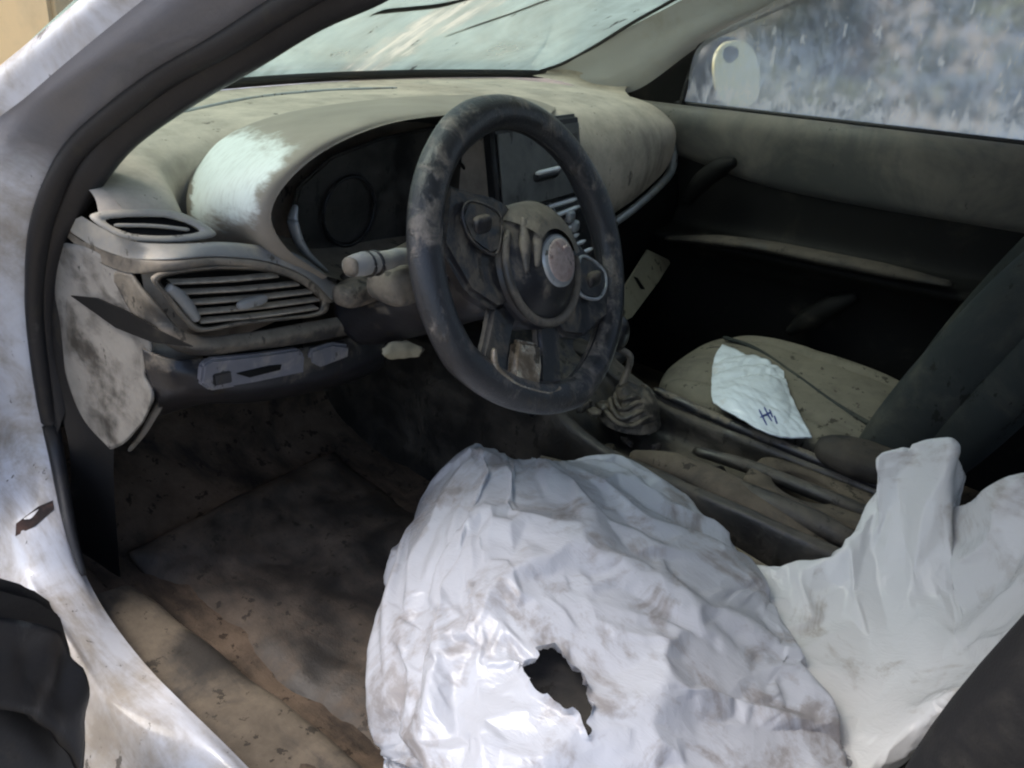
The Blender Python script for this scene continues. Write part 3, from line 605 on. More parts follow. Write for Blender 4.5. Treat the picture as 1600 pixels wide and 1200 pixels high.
for s in (-1, 1):
    pts = [(.152*s, .036), (.115*s, .040), (.07*s, .050), (.04*s, .045), (.03*s, -.06), (.06*s, -.076), (.105*s, -.068), (.152*s, -.030)]
    spoke('spoke', pts, -.012, .022, M['wheelblack'], .006)
    pad = spoke('switch_pad', [(.072*s, .026), (.10*s, .030), (.128*s, .024), (.134*s, .004), (.118*s, -.016), (.085*s, -.022), (.072*s, -.012)], .009, .008, M['wheelblack'], .003)
    tube('pad_outline', [wp(a*s, b, .0165) for a, b in [(.074, .024), (.10, .029), (.127, .022), (.132, .004), (.117, -.015), (.086, -.021), (.074, -.011)]], (.0022 if s > 0 else .0016), M['satin'] if s > 0 else M['wheelblack'], pad, 8, 60, cyc=True)
    blob('button', wp(.104*s, .006, .017), (.014, .006, .010), M['wheelblack'], pad, 3)
for s in (-1, 1):
    spoke('lower_spoke', [(.014*s, -.05), (.058*s, -.05), (.066*s, -.10), (.074*s, -.138), (.032*s, -.150), (.026*s, -.10)], -.010, .014, M['wheelblack'])
spoke('lower_insert', [(-.024, -.098), (.020, -.094), (.026, -.12), (.024, -.146), (-.026, -.146)], -.004, .014, M['bronze'], .005)
tube('lower_trim', [wp(a, b, .012) for a, b in [(-.064, -.118), (-.058, -.139), (-.03, -.150), (0, -.152), (.035, -.150), (.058, -.139)]], [.003, .005, .005, .005, .005, .003], M['bronze'], wheel, 8)
# hub: domed airbag cover with a raised arc, muddy top plate and round badge
def dome(name, c, r, h, n0, mat, parent, p=2.6, nr=14, nt=48, sq=1.0):
    vs_, fs = [wp(c[0], c[1], n0+h)], []
    for j in range(1, nr+1):
        q = j/nr
        for i in range(nt):
            t = 2*math.pi*i/nt; vs_.append(wp(c[0]+r*q*math.cos(t), c[1]+r*sq*q*math.sin(t), n0+h*(1-q**p)))
    for i in range(nt): fs.append((0, 1+i, 1+(i+1) % nt))
    for j in range(nr-1):
        for i in range(nt): fs.append((1+j*nt+i, 1+(j+1)*nt+i, 1+(j+1)*nt+(i+1) % nt, 1+j*nt+(i+1) % nt))
    vs_ += [wp(c[0]+r*math.cos(2*math.pi*i/nt), c[1]+r*sq*math.sin(2*math.pi*i/nt), n0-.03) for i in range(nt)]
    k = 1+(nr-1)*nt; m_ = 1+nr*nt
    for i in range(nt): fs.append((k+i, m_+i, m_+(i+1) % nt, k+(i+1) % nt))
    return mesh(name, vs_, fs, mat, parent)
hub = dome('airbag_cover', (0, -.006), .072, .030, .010, M['wheelblack'], wheel, 2.4, sq=1.02)
tube('cover_arc', [wp(.067*math.cos(t), -.006+.068*math.sin(t), .020) for t in [math.radians(a) for a in range(165, 386, 20)]], [.004, .0055, .0055, .0055, .004], M['wheelmud'], wheel, 10, 70)
tube('cover_rib', [wp(a, b, n) for a, b, n in [(-.052, .030, .029), (-.048, .0, .031), (-.040, -.030, .030)]], [.003, .007, .003], M['wheelmud'], wheel, 8, flat=.6)
tube('cover_rib', [wp(a, b, n) for a, b, n in [(-.034, .030, .035), (-.034, .004, .037), (-.030, -.022, .036)]], [.003, .006, .003], M['wheelmud'], wheel, 8, flat=.6)
up_ = surf('cover_plate', [[wp(.072*k*math.cos(t), -.006+.072*k*math.sin(t), h_) for t in [math.radians(a) for a in (30, 55, 80, 105, 130, 155)]] for k, h_ in ((1.02, .0), (.98, .018), (.72, .037), (.50, .042))], 30, 12, M['wheelmud'], wheel)
dome('badge_ring', (.004, -.004), .030, .004, .0395, M['satin'], wheel, 6)
dome('badge', (.004, -.004), .0245, .003, .0435, M['badge'], wheel, 4)
blob('badge_mark', wp(.003, .010, .0475), (.004, .002, .002), M['badge'], wheel, 3)

# centre stack: screen, chrome edged keys, knobs
sc_ = [V((-.115, .262, 1.004)), V((.155, .278, .998)), V((.165, .252, .862)), V((-.11, .236, .868))]
nrm = (sc_[1]-sc_[0]).cross(sc_[3]-sc_[0]).normalized(); nrm = -nrm if nrm.y > 0 else nrm
scr = slab('touch_screen', sc_, nrm*-.022, M['black'], car, .006, 3)
def onscr(a, b, n=.0012): return (sc_[0]*(1-a)+sc_[1]*a)*(1-b)+(sc_[3]*(1-a)+sc_[2]*a)*b+nrm*n
slab('screen_glass', [onscr(.03, .10), onscr(.97, .10), onscr(.97, .95), onscr(.03, .95)], nrm*.002, M['screen'], scr, .001)
for a, b in ((.86, .22), (.86, .38), (.86, .54), (.86, .70)):
    slab('screen_key', [onscr(a, b, .0035), onscr(a+.07, b, .0035), onscr(a+.07, b+.09, .0035), onscr(a, b+.09, .0035)], nrm*.0015, M['cluster'], scr, .001)
stack = surf('centre_stack', [[(x, .285, .875), (x, .255, .85), (x, .235, .76), (x, .225, .70), (x, .20, .62), (x, .12, .57)] for x in (-.13, -.12, 0, .14, .19, .20)], 30, 30, M['wheelblack'], car, .004)
stt = BVHTree.FromObject(stack, bpy.context.evaluated_depsgraph_get())
def onst(px, py, back):
    d = (f_+RT*((px-800)/FPX)+UP*((600-py)/FPX)).normalized(); h = stt.ray_cast(CAM, d)
    return (h[0] if h[0] else U(px, py, y=.25))-d*back
for (a, b), (c, d) in (((838, 271), (876, 262)), ((838, 310), (896, 292)), ((850, 325), (902, 310)), ((846, 345), (906, 322)), ((862, 366), (898, 352)), ((872, 380), (904, 366)), ((884, 389), (914, 376)), ((886, 404), (926, 388))):
    p, q = onst(a, b, .012), onst(c, d, .012)
    k_ = tube('console_key', [p+V((0, .006, -.009)), q+V((0, .006, -.009))], .0085, M['black'], stack, 10, 8)
    tube('key_edge', [p, q], .0042, M['silver'], k_, 8, 8)
for a, b in ((889, 338), (896, 353)):
    kb = blob('control_knob', onst(a, b, .012), (.011, .010, .011), M['satin'], stack, 3)
tube('stack_edge', [onst(a, b, .004) for a, b in [(836, 292), (848, 308), (862, 325), (880, 362), (892, 400)]], .004, M['satin'], stack, 8)

# passenger side of the dash: bright lower strip, glove box
strip = [U(1047, 215, x=.66), U(1052, 245, x=.655), U(1047, 270, x=.64), U(1020, 300, y=.292), U(985, 330, y=.282), U(950, 356, y=.275), U(930, 385, y=.27)]
tube('dash_strip', strip, [.008, .010, .010, .009, .009, .009, .007], M['satin'], car, 12, 60)
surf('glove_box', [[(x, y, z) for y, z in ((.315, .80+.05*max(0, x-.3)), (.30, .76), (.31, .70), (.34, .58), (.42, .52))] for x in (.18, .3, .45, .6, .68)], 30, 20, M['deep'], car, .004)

# passenger front pillar trim and mirror sail
pt = [[U(842, 114, x=.645), U(925, 72, x=.64), U(1002, 28, x=.635), U(1062, -4, x=.63), U(1180, -62, x=.61), U(1400, -160, x=.56)],
      [U(868, 119, x=.66), U(955, 88, x=.655), U(1060, 36, x=.645), U(1140, 0, x=.635), U(1260, -50, x=.615), U(1450, -130, x=.57)],
      [U(905, 132, x=.665), U(990, 112, x=.665), U(1085, 58, x=.655), U(1180, 16, x=.645), U(1300, -34, x=.625), U(1500, -110, x=.58)],
      [U(940, 150, x=.68), U(1000, 138, x=.685), U(1096, 70, x=.685), U(1190, 24, x=.675), U(1310, -26, x=.655), U(1510, -100, x=.61)]]
surf('pillar_trim', pt, 60, 20, M['pillargrey'], car)
surf('pillar_foot', [[onto(*p, .0) for p in ((830, 118), (880, 128), (930, 145), (985, 152))], [U(a, b, x=x)+V((-.004, -.004, .004)) for a, b, x in ((846, 114, .645), (885, 122, .655), (925, 136, .66), (975, 142, .67))], [U(a, b, x=x) for a, b, x in ((860, 105, .65), (900, 108, .66), (950, 120, .665), (990, 132, .68))]], 20, 10, M['dash'], car)
slab('mirror_sail', [U(a, b, x=.688) for a, b in [(955, 128), (985, 126), (1020, 118), (1050, 97), (1092, 70), (1078, 115), (1064, 166), (1040, 172), (1005, 172), (970, 160)]], (.02, 0, 0), M['deep'], car, .003)
tube('window_channel', [U(a, b, x=.683) for a, b in [(1064, 164), (1074, 128), (1086, 95), (1097, 70), (1150, 42), (1245, 0), (1400, -60)]], .006, M['rubber'], car, 8, 50)

# passenger door
def belt(y): return .967+(.332-y)*.064
pdr = []
for y in (.46, .36, .26, .1, -.1, -.3, -.5, -.75, -1.0):
    b = belt(y); k = min(1, max(0, (.40-y)/.35))
    pdr.append([V((.690, y, b-.004)), V((.676, y, b+.002)), V((.662, y, b-.010)), V((.656, y, b-.035)), V((.662, y, b-.06-.03*k)), V((.674, y, b-.085-.055*k)), V((.690, y, b-.10-.06*k))])
door = surf('passenger_door', pdr, 40, 70, M['doorpad'], car)
pdl = []
for y in (.46, .36, .26, .1, -.1, -.3, -.5, -.75, -1.0):
    b = belt(y)-.08
    pdl.append([V((.692, y, b+.01)), V((.686, y, b-.06)), V((.682, y, b-.16)), V((.655, y, b-.185)), V((.615, y, b-.19)), V((.605, y, b-.205)), V((.64, y, b-.24)), V((.668, y, b-.34)), V((.672, y, b-.72))])
dl = surf('door_lining', pdl, 60, 60, M['deep'], door)
tube('armrest', [U(a, b, x=.600) for a, b in [(1040, 372), (1120, 376), (1200, 386), (1290, 404), (1390, 424), (1490, 446)]], [.012, .026, .028, .030, .028, .014], M['armbrown'], door, 14, 50, flat=.45)
tube('pull_handle', [U(a, b, x=.63) for a, b in [(1070, 318), (1095, 285), (1125, 262), (1150, 252)]], [.012, .022, .022, .010], M['deep'], door, 12)
tube('pocket_rim', [U(a, b, x=.63) for a, b in [(1230, 520), (1262, 500), (1300, 478), (1340, 462)]], [.010, .024, .024, .010], M['deep'], door, 12)
tube('belt_weatherstrip', [(.692, y, belt(y)+.004) for y in (.36, .1, -.2, -.5, -.9)], .006, M['rubber'], door, 8, 60)
def gx(z): return .690-.22*(z-.97)
grow = []
for k in range(7):
    z = .95+k*.075; fy = .345-max(0, z-.967)*.31 if z < 1.10 else .300-(z-1.10)*1.45
    grow.append([V((gx(z), fy-(fy+1.0)*t, z+(.064*(fy-(fy-(fy+1)*t)) if k < 6 else .03))) for t in (0, .2, .4, .6, .8, 1)])
pane = surf('side_window', grow, 60, 40, M['window'], door)

# outside mirror on the passenger side
mir = blob('side_mirror', U(1133, 118, x=.86)+V((0, .035, 0)), (.105, .05, .078), M['black'], car, 2.6)
gc = U(1130, 118, x=.86)
vv_ = [q_+V((0, .36*(q_.z-gc.z), 0)) for q_ in [gc+V((.104*math.copysign(abs(math.cos(t))**.8, math.cos(t)), -.030-.03*math.cos(t)*.3, .072*math.copysign(abs(math.sin(t))**.8, math.sin(t)))) for t in [k*2*math.pi/40 for k in range(40)]]]
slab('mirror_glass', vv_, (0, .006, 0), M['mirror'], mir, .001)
tube('mirror_arm', [gc+V((-.06, .03, -.04)), gc+V((-.13, .05, -.07)), V((.70, .38, .97))], [.02, .02, .025], M['black'], mir, 10)

# windshield, wipers, bonnet, roof
wrow = []
for k in range(6):
    t = k/5
    wrow.append([V((x*(1-.12*t), .815-.135*(x/.68)**2-.80*t, .985+.44*t+.012*math.sin(t*math.pi)+.03*t*(1-(x/.68)**2))) for x in (-.68, -.5, -.25, 0, .25, .5, .68)])
ws = surf('windshield', wrow, 70, 50, M['windshield'], car)
wt = BVHTree.FromObject(ws, bpy.context.evaluated_depsgraph_get())
def onws(px, py, back):
    d = (f_+RT*((px-800)/FPX)+UP*((600-py)/FPX)).normalized(); h = wt.ray_cast(CAM, d)
    return (h[0] if h[0] else U(px, py, y=.7))-d*back
for pts, r in (([(692, 55), (745, 36), (800, 17), (856, -4), (930, -30)], .005), ([(575, 22), (600, 14), (640, 10), (690, 4), (760, -12)], .008)):
    wb = tube('wiper_blade', [onws(a, b, -.012) for a, b in pts], [.003, r, r, r, .004], M['rubber'], car, 8, 30)
tube('glass_border', [onws(a, b, .002) for a, b in [(842, 111), (880, 98), (925, 74), (990, 34), (1040, 6), (1075, -14)]], .005, M['rubber'], ws, 8, 40)
surf('bonnet', [[V((x, .835-.14*(x/.7)**2+.85*t, .965-.09*t-.10*t*t-.09*(abs(x)/.75)**3)) for x in (-.78, -.6, -.3, 0, .3, .6, .78)] for t in (0, .25, .5, .75, 1, 1.12)], 40, 24, M['paint'], car, .003)
surf('roof', [[V((x, y, z-.07*(abs(x)/.6)**3)) for x in (-.62, -.5, -.25, 0, .25, .5, .62)] for y, z in ((.03, 1.425), (-.3, 1.47), (-.7, 1.475), (-1.2, 1.45), (-1.5, 1.38))], 30, 24, M['headliner'], car, .03, offset=1)
surf('rear_bench', [[V((x, y, z)) for x in (-.62, -.3, 0, .3, .62)] for y, z in ((-1.0, .35), (-.98, .58), (-1.25, .58), (-1.38, .8), (-1.48, 1.08))], 20, 20, M['seatdark'], car, .06)
surf('centre_pillar', [[V((-.74+.22*max(0, z-.95), y, z)) for y in (-.66, -.70, -.80, -.84)] for z in (.40, .7, .95, 1.2, 1.42)], 12, 20, M['shadedpaint'], car, .03)

# centre console
def cons(y):
    lift = .05*max(0, min(1, (y-.02)/.12)); w_ = .115-.01*max(0, min(1, (y-.0)/.15))
    return [V((-w_-.006, y, .33)), V((-w_-.002, y, .45+lift)), V((-w_, y, .535+lift)), V((-w_+.010, y, .552+lift)), V((-w_+.026, y, .545+lift)), V((-w_+.032, y, .505+lift*1.6)), V((0, y, .50+lift*1.6)), V((w_-.032, y, .505+lift*1.6)), V((w_-.026, y, .55+lift)), V((w_-.01, y, .558+lift)), V((w_, y, .54+lift)), V((w_+.006, y, .33))]
cons_o = surf('centre_console', [cons(y) for y in (-.58, -.45, -.3, -.15, -.02, .06, .14, .24, .34, .5, .7)], 80, 70, M['consolemud'], car, disp=lambda p, u, v: .003*noise.noise(p*30))
surf('console_side', [[V((-.124, y, z)) for y, z in r] for r in ([(.10, .50), (.0, .515), (-.15, .51), (-.30, .49), (-.42, .46)], [(.10, .42), (.0, .43), (-.15, .43), (-.30, .42), (-.42, .40)], [(.10, .34), (.0, .34), (-.15, .34), (-.3, .34), (-.42, .34)])], 40, 12, M['trim'], cons_o, .004, disp=lambda p, u, v: .004*math.sin(v*3.1)+.002*noise.noise(p*20))
# shifter boot with a muddy ring, tray bits, hand brake, cup holder
gs = V((.02, .02, .575))
boot = tube('gear_shifter', [gs+V((0, 0, -.03)), gs+V((0, .0, .0)), gs+V((-.004, .008, .018)), gs+V((-.01, .02, .036))], [.056, .044, .026, .012], M['debris'], car, 24, 40)
for k in range(4):
    tube('boot_fold', [gs+V((math.cos(t)*(.046-.008*k)*1.25, math.sin(t)*(.046-.008*k)*.9, -.008+.010*k+.006*math.sin(3*t+k)+.006*noise.noise(V((math.cos(t)*2, math.sin(t)*2, k))))) for t in [j*math.pi/8 for j in range(16)]], .0042, M['debris'], boot, 8, 60, cyc=True)
tube('shifter_rod', [gs+V((-.01, .02, .03)), U(985, 560, x=.01), U(968, 545, x=0)], .006, M['trim'], boot, 8)
blob('shifter_knob', U(958, 520, x=-.01), (.024, .026, .032), M['wheelblack'], boot, 2.3)
hb = tube('hand_brake', [(-.045, -.06, .522), (-.05, -.14, .540), (-.055, -.22, .548), (-.06, -.33, .552), (-.06, -.40, .545)], [.016, .014, .017, .019, .014], M['consolemud'], car, 14, 40)
tube('brake_button', [(-.045, -.045, .519), (-.045, -.062, .523)], .008, M['satin'], hb, 10, 8)
ang = [k*2*math.pi/32 for k in range(32)]
sgn = lambda q, e: math.copysign(abs(q)**e, q)
deck = lambda rx, ry, e, z: [V((.028+rx*sgn(math.cos(t), e), -.33+ry*sgn(math.sin(t), e), z)) for t in ang]
ch = surf('cup_holder', [deck(.058, .13, .35, .505), deck(.058, .13, .35, .547), deck(.055, .127, .4, .551), [p+V((0, .045, 0)) for p in deck(.043, .052, 1, .551)], [p+V((0, .045, 0)) for p in deck(.040, .049, 1, .546)], [p+V((0, .045, 0)) for p in deck(.036, .045, 1, .47)]], 96, 6, M['pad'], cons_o, cyc=True, lin=True)
slab('cup_floor', [p+V((0, .045, 0)) for p in deck(.037, .046, 1, .475)], (0, 0, -.004), M['deep'], cons_o, 0)
for a, b, m_ in ((992, 660, 'yellow'), (1012, 673, 'satin'), (975, 655, 'satin')):
    blob('tray_bit', U(a, b, z=.53), (.007, .007, .006), M[m_], cons_o, 3)  # loose debris bits lying in the tray
tube('console_rail', [(.10, .02, .575), (.102, -.1, .566), (.102, -.25, .562), (.10, -.40, .56)], [.008, .009, .009, .008], M['wheelblack'], cons_o, 10)
tube('console_rail', [(.03, -.10, .532), (.028, -.2, .545), (.02, -.33, .552), (.03, -.42, .55)], [.008, .012, .012, .010], M['consolemud'], cons_o, 10)
rn = random.Random(12)
for k in range(16):
    c_ = V((rn.uniform(-.05, .07), rn.uniform(-.16, .10), 0)); c_.z = .512+(.06 if c_.y > .03 else 0)
    blob('mud_lump', c_, (rn.uniform(.006, .020), rn.uniform(.006, .018), rn.uniform(.004, .010)), M['debris'], cons_o, 2.2, Matrix.Rotation(rn.random()*3, 3, 'Z'), 14, 8, fn=lambda q: q*(1+.5*noise.noise(q*1.7+c_*90)))
tube('console_pad', [U(985, 712, z=.535), U(1050, 728, z=.54), U(1130, 765, z=.54), U(1210, 812, z=.535), U(1290, 868, z=.525)], [.012, .026, .032, .030, .02], M['pad'], cons_o, 16, 50, flat=.8)

# seats
def crown(q): return V((q.x, q.y, q.z*(1+.35*max(0, abs(q.x)-.5)-.16*math.exp(-((abs(q.x)-.62)/.07)**2)-.05*math.exp(-((q.y-.1)/.05)**2)) if q.z > 0 else q.z))
pc = blob('passenger_seat', (.365, -.16, .50), (.215, .245, .075), M['seat'], car, 3.2, fn=crown, nu=120, nv=60)
pc['label'] = 'mud brown passenger seat with dark backrest'
tube('seat_seam', [U(a, b, z=.572) for a, b in [(1130, 527), (1180, 545), (1240, 585), (1300, 628), (1368, 668)]], .005, M['seatdark'], pc, 8, 40)
rb_ = Matrix.Rotation(math.radians(-20), 3, 'X')
bk = blob('backrest', (.37, -.50, .79), (.235, .065, .34), M['seatdark'], pc, 3.0, Matrix.Rotation(math.radians(20), 3, 'X'), nu=64, nv=40)
blob('bolster', (.185, -.42, .75), (.045, .055, .27), M['seatdark'], pc, 2.4, Matrix.Rotation(math.radians(20), 3, 'X'))
blob('bolster', (.56, -.42, .75), (.045, .055, .27), M['seatdark'], pc, 2.4, Matrix.Rotation(math.radians(20), 3, 'X'))
blob('seat_side_cover', (.125, -.35, .58), (.042, .085, .026), M['armbrown'], pc, 2.6, Matrix.Rotation(math.radians(10), 3, 'Z'))

# driver seat under the film: the film's control net lowered
net = [[(652, 840, .50), (668, 745, .56), (712, 690, .60), (745, 668, .625), (800, 688, .62), (880, 694, .62), (955, 694, .60), (1012, 722, .56)],
       [(618, 840, .50), (665, 795, .60), (720, 765, .64), (770, 750, .652), (830, 760, .655), (920, 775, .65), (1010, 785, .625), (1085, 775, .565)],
       [(615, 910, .50), (670, 890, .60), (730, 870, .645), (795, 862, .66), (870, 872, .66), (970, 885, .65), (1070, 880, .625), (1165, 850, .565)],
       [(598, 1000, .485), (665, 985, .59), (740, 975, .635), (815, 970, .65), (905, 975, .65), (1020, 985, .645), (1125, 980, .615), (1212, 935, .565)],
       [(597, 1085, .475), (670, 1070, .58), (750, 1068, .62), (830, 1070, .63), (940, 1075, .635), (1060, 1085, .63), (1175, 1085, .605), (1270, 1030, .57)],
       [(625, 1190, .465), (700, 1180, .57), (775, 1180, .61), (855, 1190, .62), (970, 1195, .62), (1090, 1205, .62), (1205, 1205, .60), (1315, 1140, .575)],
       [(680, 1320, .46), (760, 1310, .56), (840, 1310, .60), (930, 1310, .61), (1040, 1320, .615), (1150, 1320, .615), (1260, 1310, .60), (1370, 1240, .58)]]
N3 = [[U(a, b, z=z) for a, b, z in r] for r in net]
front = [p+V((.02, .015, -.10)) for p in N3[0]]
N3 = [front]+N3
N3 = [[r[0]+V((.035, .01, -.06))]+r+[r[-1]+V((.012, .0, -.07))] for r in N3]
ds = surf('driver_seat', [[p+V((.012, 0, -.055)) for p in r[1:-1]] for r in N3[1:]], 40, 40, M['blackcloth'], car)
blob('backrest', (-.36, -.705, .86), (.24, .07, .36), M['blackcloth'], ds, 3.0, Matrix.Rotation(math.radians(12), 3, 'X'), nu=64, nv=40)
blob('bolster', (-.56, -.628, .84), (.05, .07, .28), M['blackcloth'], ds, 2.4, Matrix.Rotation(math.radians(12), 3, 'X'))

def tri(x): return abs((x % 1)-.5)*4-1
def crumple(amp, seed, freqs=(4, 7, 11, 18), warp=.13, per=3, flat=.45):
    """creases of thin film: sharp crests between smooth slack areas, each family fading in and out"""
    rnd = random.Random(seed); w_ = []
    for f in freqs:
        for _ in range(per):
            d = V((rnd.gauss(0, 1), rnd.gauss(0, 1), rnd.gauss(0, .7))).normalized(); w_.append((d*f, rnd.random(), (4/f)**1.05, V((rnd.random()*9, rnd.random()*9, 0)), f))
    def fn(p, u, v):
        q = p+V((noise.noise(p*4+V((seed, 0, 0))), noise.noise(p*4+V((0, seed, 7))), noise.noise(p*4+V((3, 1, seed)))))*warp
        h = 0
        for d, o, a, s, f in w_:
            g = max(0, min(1, noise.noise(p*(3+f*.25)+s)*2.2+flat))
            if g: t = 1-abs(tri(q.dot(d)+o)); h += a*g*(t*t*.6+t**5*.4)
        return amp*(h-.9)
    return fn
def crisp(P, n_it=4, v_it=20, sr=.12):
    '''film creases: flatten the areas between folds and sharpen the folds (bilateral filtering of face normals)'''
    def nrm(P):
        a = np.cross(P[1:, 1:]-P[:-1, :-1], P[1:, :-1]-P[:-1, 1:]); return a/np.maximum(np.linalg.norm(a, axis=2, keepdims=True), 1e-9)
    N_ = nrm(P)
    for _ in range(n_it):
        acc = N_.copy(); pad = np.pad(N_, ((2, 2), (2, 2), (0, 0)), 'edge')
        for dj in range(-2, 3):
            for di in range(-2, 3):
                if not (dj or di): continue
                q = pad[2+dj:2+dj+N_.shape[0], 2+di:2+di+N_.shape[1]]
                w_ = np.exp(-((q-N_)**2).sum(2, keepdims=True)/(2*sr*sr))*math.exp(-(dj*dj+di*di)/6); acc += q*w_
        N_ = acc/np.maximum(np.linalg.norm(acc, axis=2, keepdims=True), 1e-9)
    for _ in range(v_it):
        C = (P[1:, 1:]+P[:-1, :-1]+P[1:, :-1]+P[:-1, 1:])/4; D = np.zeros_like(P); K = np.zeros(P.shape[:2]+(1,))
        for sj, si in ((slice(0, -1), slice(0, -1)), (slice(0, -1), slice(1, None)), (slice(1, None), slice(0, -1)), (slice(1, None), slice(1, None))):
            D[sj, si] += N_*((C-P[sj, si])*N_).sum(2, keepdims=True); K[sj, si] += 1
        P = P+D/K
    return P
def folds(name, rows, nu, nv, slack, bend, goal, frames, seed, rough, mat, rest=None, grav=.15, kill=None):
    """thin slack film: a cloth larger than the form it lies on is left to buckle, then kept as a plain mesh"""
    o = surf('film_rest', rows, nu, nv, None, None, disp=lambda p, u, v: rough*(abs(noise.noise(p*6+V((seed, 0, 0))))+.55*abs(noise.noise(p*13+V((0, seed, 0))))+.2*noise.noise(p*28)-.4))
    vg = o.vertex_groups.new(name='hold'); sg = o.vertex_groups.new(name='slack')
    base = [p for r in grid(rows, nu, nv) for p in r]
    for k, p in enumerate(base):
        w_ = goal*(.2+1.6*max(0, noise.noise(p*4.5+V((seed, 3, 1)))))
        if min(k % nu, nu-1-k % nu, k//nu, nv-1-k//nu) < 2: w_ = .8
        vg.add([k], min(1, w_), 'REPLACE'); sg.add([k], max(0, min(1, .5-1.5*noise.noise(p*5+V((seed, 8, 2))))), 'REPLACE')
    m = o.modifiers.new('cloth', 'CLOTH'); s = m.settings
    s.quality = 5; s.mass = .05; s.tension_stiffness = s.compression_stiffness = 9; s.shear_stiffness = 4.5; s.bending_stiffness = bend
    s.tension_damping = s.compression_damping = s.shear_damping = 5; s.bending_damping = .5; s.air_damping = 1
    s.vertex_group_mass = 'hold'; s.pin_stiffness = 1; s.vertex_group_shrink = 'slack'; s.shrink_min = -slack*.25; s.shrink_max = -slack*1.3
    s.effector_weights.gravity = grav
    m.collision_settings.use_self_collision = SELFC; m.collision_settings.self_distance_min = .002
    m.collision_settings.use_collision = rest is not None; m.collision_settings.distance_min = .004
    m.point_cache.frame_end = frames+5
    if rest:
        body = surf('film_form', rest, 40, 40, None); body.modifiers.new('form', 'COLLISION')
        body.collision.thickness_outer = .008; body.collision.cloth_friction = 10; body.collision.use_culling = False
    t0_ = time.time()
    for fr in range(1, frames+1): scene.frame_set(fr)
    ev = o.evaluated_get(bpy.context.evaluated_depsgraph_get()).to_mesh(); co = [v.co.copy() for v in ev.vertices]
    print('film settled in %.1f s' % (time.time()-t0_))
    bpy.data.objects.remove(o)
    if rest: bpy.data.objects.remove(body)
    scene.frame_set(1)
    co = [V(q) for q in crisp(np.array([c[:] for c in co]).reshape(nv, nu, 3)).reshape(-1, 3)]
    return surf(name, [co[j*nu:(j+1)*nu] for j in range(nv)], nu*2-1, nv*2-1, mat, None, kill=kill)
def tear(o):
    '''ragged, slightly curled edge round the torn hole'''
    bm = bmesh.new(); bm.from_mesh(o.data)
    bmesh.ops.delete(bm, geom=[v for v in bm.verts if not v.link_faces], context='VERTS')
    bv = [v for v in bm.verts if sum(e.is_boundary for e in v.link_edges) == 2 and 780 < PX(v.co)[0] < 950 and 990 < PX(v.co)[1] < 1180]
    for _ in range(2):
        new = {v: v.co*.4+sum((e.other_vert(v).co for e in v.link_edges if e.is_boundary), V())*.3 for v in bv}
        for v, c in new.items(): v.co = c
    for v in bv: v.co += V((0, 0, .006+.012*noise.noise(v.co*60)))+V((noise.noise(v.co*90), noise.noise(v.co*90+V((5, 0, 0))), 0))*.006
    bm.to_mesh(o.data); bm.free(); return o
SELFC = False
hole = [(812, 1048), (835, 1040), (842, 1022), (862, 1016), (880, 1035), (900, 1052), (916, 1080), (920, 1112), (926, 1146), (914, 1150), (904, 1118), (880, 1108), (856, 1098), (832, 1082)]
def inhole(c):
    x, y = PX(c); x += 7*noise.noise(V((x*.06, y*.06, 1))); y += 7*noise.noise(V((x*.06, y*.06, 5)))
    r = False; j = len(hole)-1
    for i in range(len(hole)):
        (a, b), (e, d) = hole[i], hole[j]
        if (b > y) != (d > y) and x < (e-a)*(y-b)/(d-b)+a: r = not r
        j = i
    return r
cv = tear(folds('plastic_cover', N3, 110, 110, .36, .04, .07, 32, 2, .024, M['film'], [[p+V((.008, 0, -.05)) for p in r] for r in N3], kill=inhole))
tag(recenter(cv), 'crumpled white plastic film with a torn hole covering the driver seat cushion', 'plastic film')
n2 = [[(1170, 880, -.19), (1225, 880, -.175), (1300, 868, -.155), (1345, 800, -.11), (1368, 702, -.08), (1430, 690, -.07), (1498, 690, -.075), (1478, 790, -.07), (1530, 765, -.12), (1600, 727, -.14), (1720, 690, -.15)],
      [(1165, 930, -.24), (1235, 925, -.215), (1310, 910, -.185), (1355, 850, -.15), (1385, 780, -.12), (1430, 770, -.11), (1480, 790, -.11), (1475, 850, -.115), (1540, 820, -.15), (1610, 790, -.17), (1730, 760, -.18)],
      [(1175, 985, -.29), (1255, 985, -.265), (1330, 965, -.235), (1375, 930, -.20), (1410, 890, -.18), (1445, 890, -.17), (1480, 910, -.17), (1500, 930, -.18), (1560, 890, -.20), (1620, 860, -.22), (1740, 830, -.23)],
      [(1200, 1070, -.37), (1285, 1065, -.34), (1350, 1060, -.315), (1400, 1040, -.29), (1440, 1020, -.265), (1470, 1010, -.255), (1500, 1010, -.255), (1525, 1000, -.265), (1570, 970, -.27), (1630, 920, -.28), (1750, 890, -.29)],
      [(1220, 1150, -.44), (1300, 1145, -.40), (1350, 1140, -.38), (1390, 1120, -.36), (1430, 1100, -.34), (1465, 1080, -.33), (1500, 1060, -.325), (1530, 1040, -.325), (1570, 1005, -.325), (1630, 950, -.325), (1750, 920, -.325)],
      [(1260, 1230, -.48), (1300, 1220, -.46), (1340, 1205, -.43), (1375, 1180, -.40), (1420, 1150, -.37), (1460, 1120, -.355), (1500, 1090, -.345), (1535, 1062, -.34), (1580, 1022, -.335), (1640, 965, -.335), (1760, 935, -.335)]]
S3 = [[U(a, b, x=x) for a, b, x in r] for r in n2]
S3 = [[p+V((.03, -.02, -.07)) for p in S3[0]]]+S3+[[p+V((.05, -.02, -.05)) for p in S3[-1]]]
sh = folds('plastic_sheet', S3, 96, 72, .22, .07, .05, 28, 5, .016, M['film2'], grav=.08)
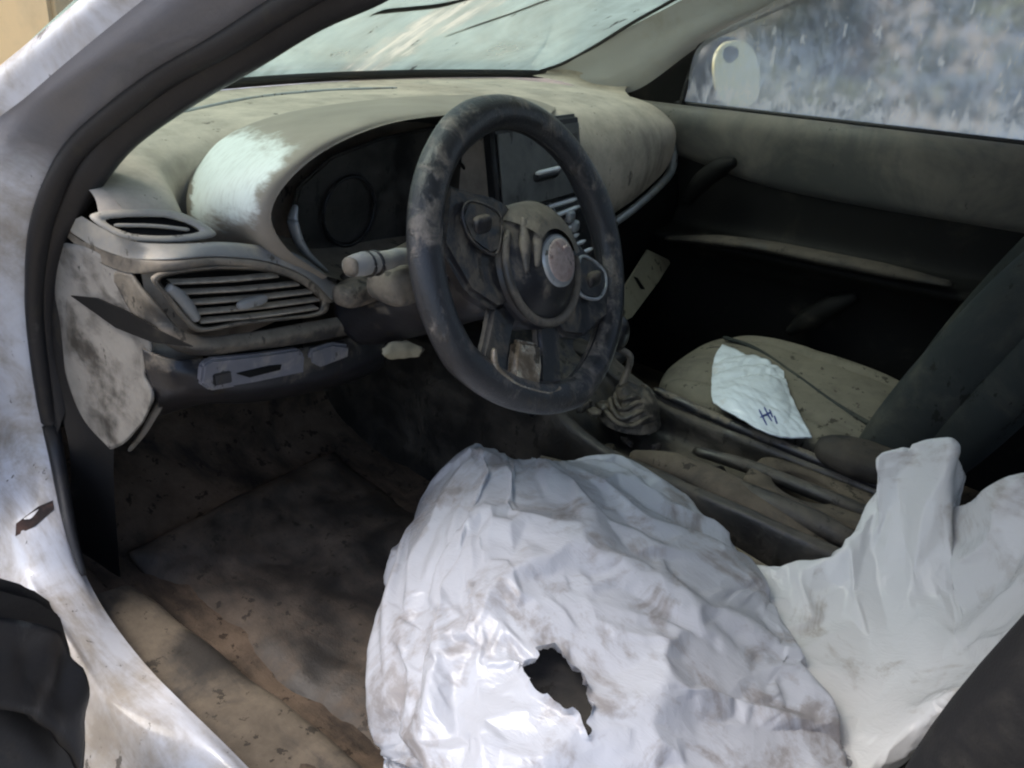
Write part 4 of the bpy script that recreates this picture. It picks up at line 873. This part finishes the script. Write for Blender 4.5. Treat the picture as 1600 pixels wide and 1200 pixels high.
tag(recenter(sh), 'milky translucent plastic sheet bunched up against the driver backrest', 'plastic sheet')

# packet on the passenger seat
pk = [[(1128, 540, .588), (1160, 552, .592), (1200, 566, .592), (1222, 580, .588)],
      [(1115, 565, .586), (1158, 590, .598), (1205, 600, .598), (1232, 612, .588)],
      [(1112, 610, .584), (1150, 625, .598), (1212, 640, .596), (1250, 655, .586)],
      [(1114, 632, .582), (1150, 652, .586), (1205, 682, .585), (1268, 686, .584)]]
pkt = surf('paper_packet', [[U(a, b, z=z) for a, b, z in r] for r in pk], 70, 60, M['packet'], None, .003, disp=crumple(.007, 21, (9, 16, 26)))
PKT = BVHTree.FromObject(pkt, bpy.context.evaluated_depsgraph_get())
root = tag(recenter(pkt), 'crumpled pale blue white packet with blue print on passenger seat', 'packet')
for pts in ([(1186, 640), (1192, 652), (1198, 664)], [(1194, 636), (1200, 648), (1206, 658)], [(1202, 640), (1207, 652)], [(1188, 652), (1204, 644)], [(1210, 650), (1214, 662)]):
    pp = []
    for a, b in pts:
        d = (f_+RT*((a-800)/FPX)+UP*((600-b)/FPX)).normalized(); h = PKT.ray_cast(CAM, d)
        pp.append((h[0] if h[0] else U(a, b, z=.59))-d*.001-pkt.location)
    tube('printed_mark', pp, .0016, M['ink'], pkt, 6, 8)
# card against the glove box
cpl = [U(a, b, y=y) for a, b, y in [(1012, 390, .30), (1050, 408, .28), (1030, 440, .26), (988, 496, .23), (955, 512, .22), (962, 470, .25)]]
cd = slab('beige_piece', cpl, (0, .004, 0), M['piece'], None, .001)  # flat beige piece leaning in the footwell
tag(recenter(cd), 'beige muddy card with dark mark standing in the passenger footwell', 'piece')
mk = slab('dark_mark', [U(a, b, y=.255)-cd.location for a, b in [(990, 432), (996, 434), (1008, 452), (1002, 452)]], (0, .001, 0), M['deep'], cd, 0)

# keep the tree at thing > part > sub-part
def depth(o):
    d = 0
    while o.parent: o = o.parent; d += 1
    return d
for o in list(scene.objects):
    while depth(o) > 2: o.parent = o.parent.parent
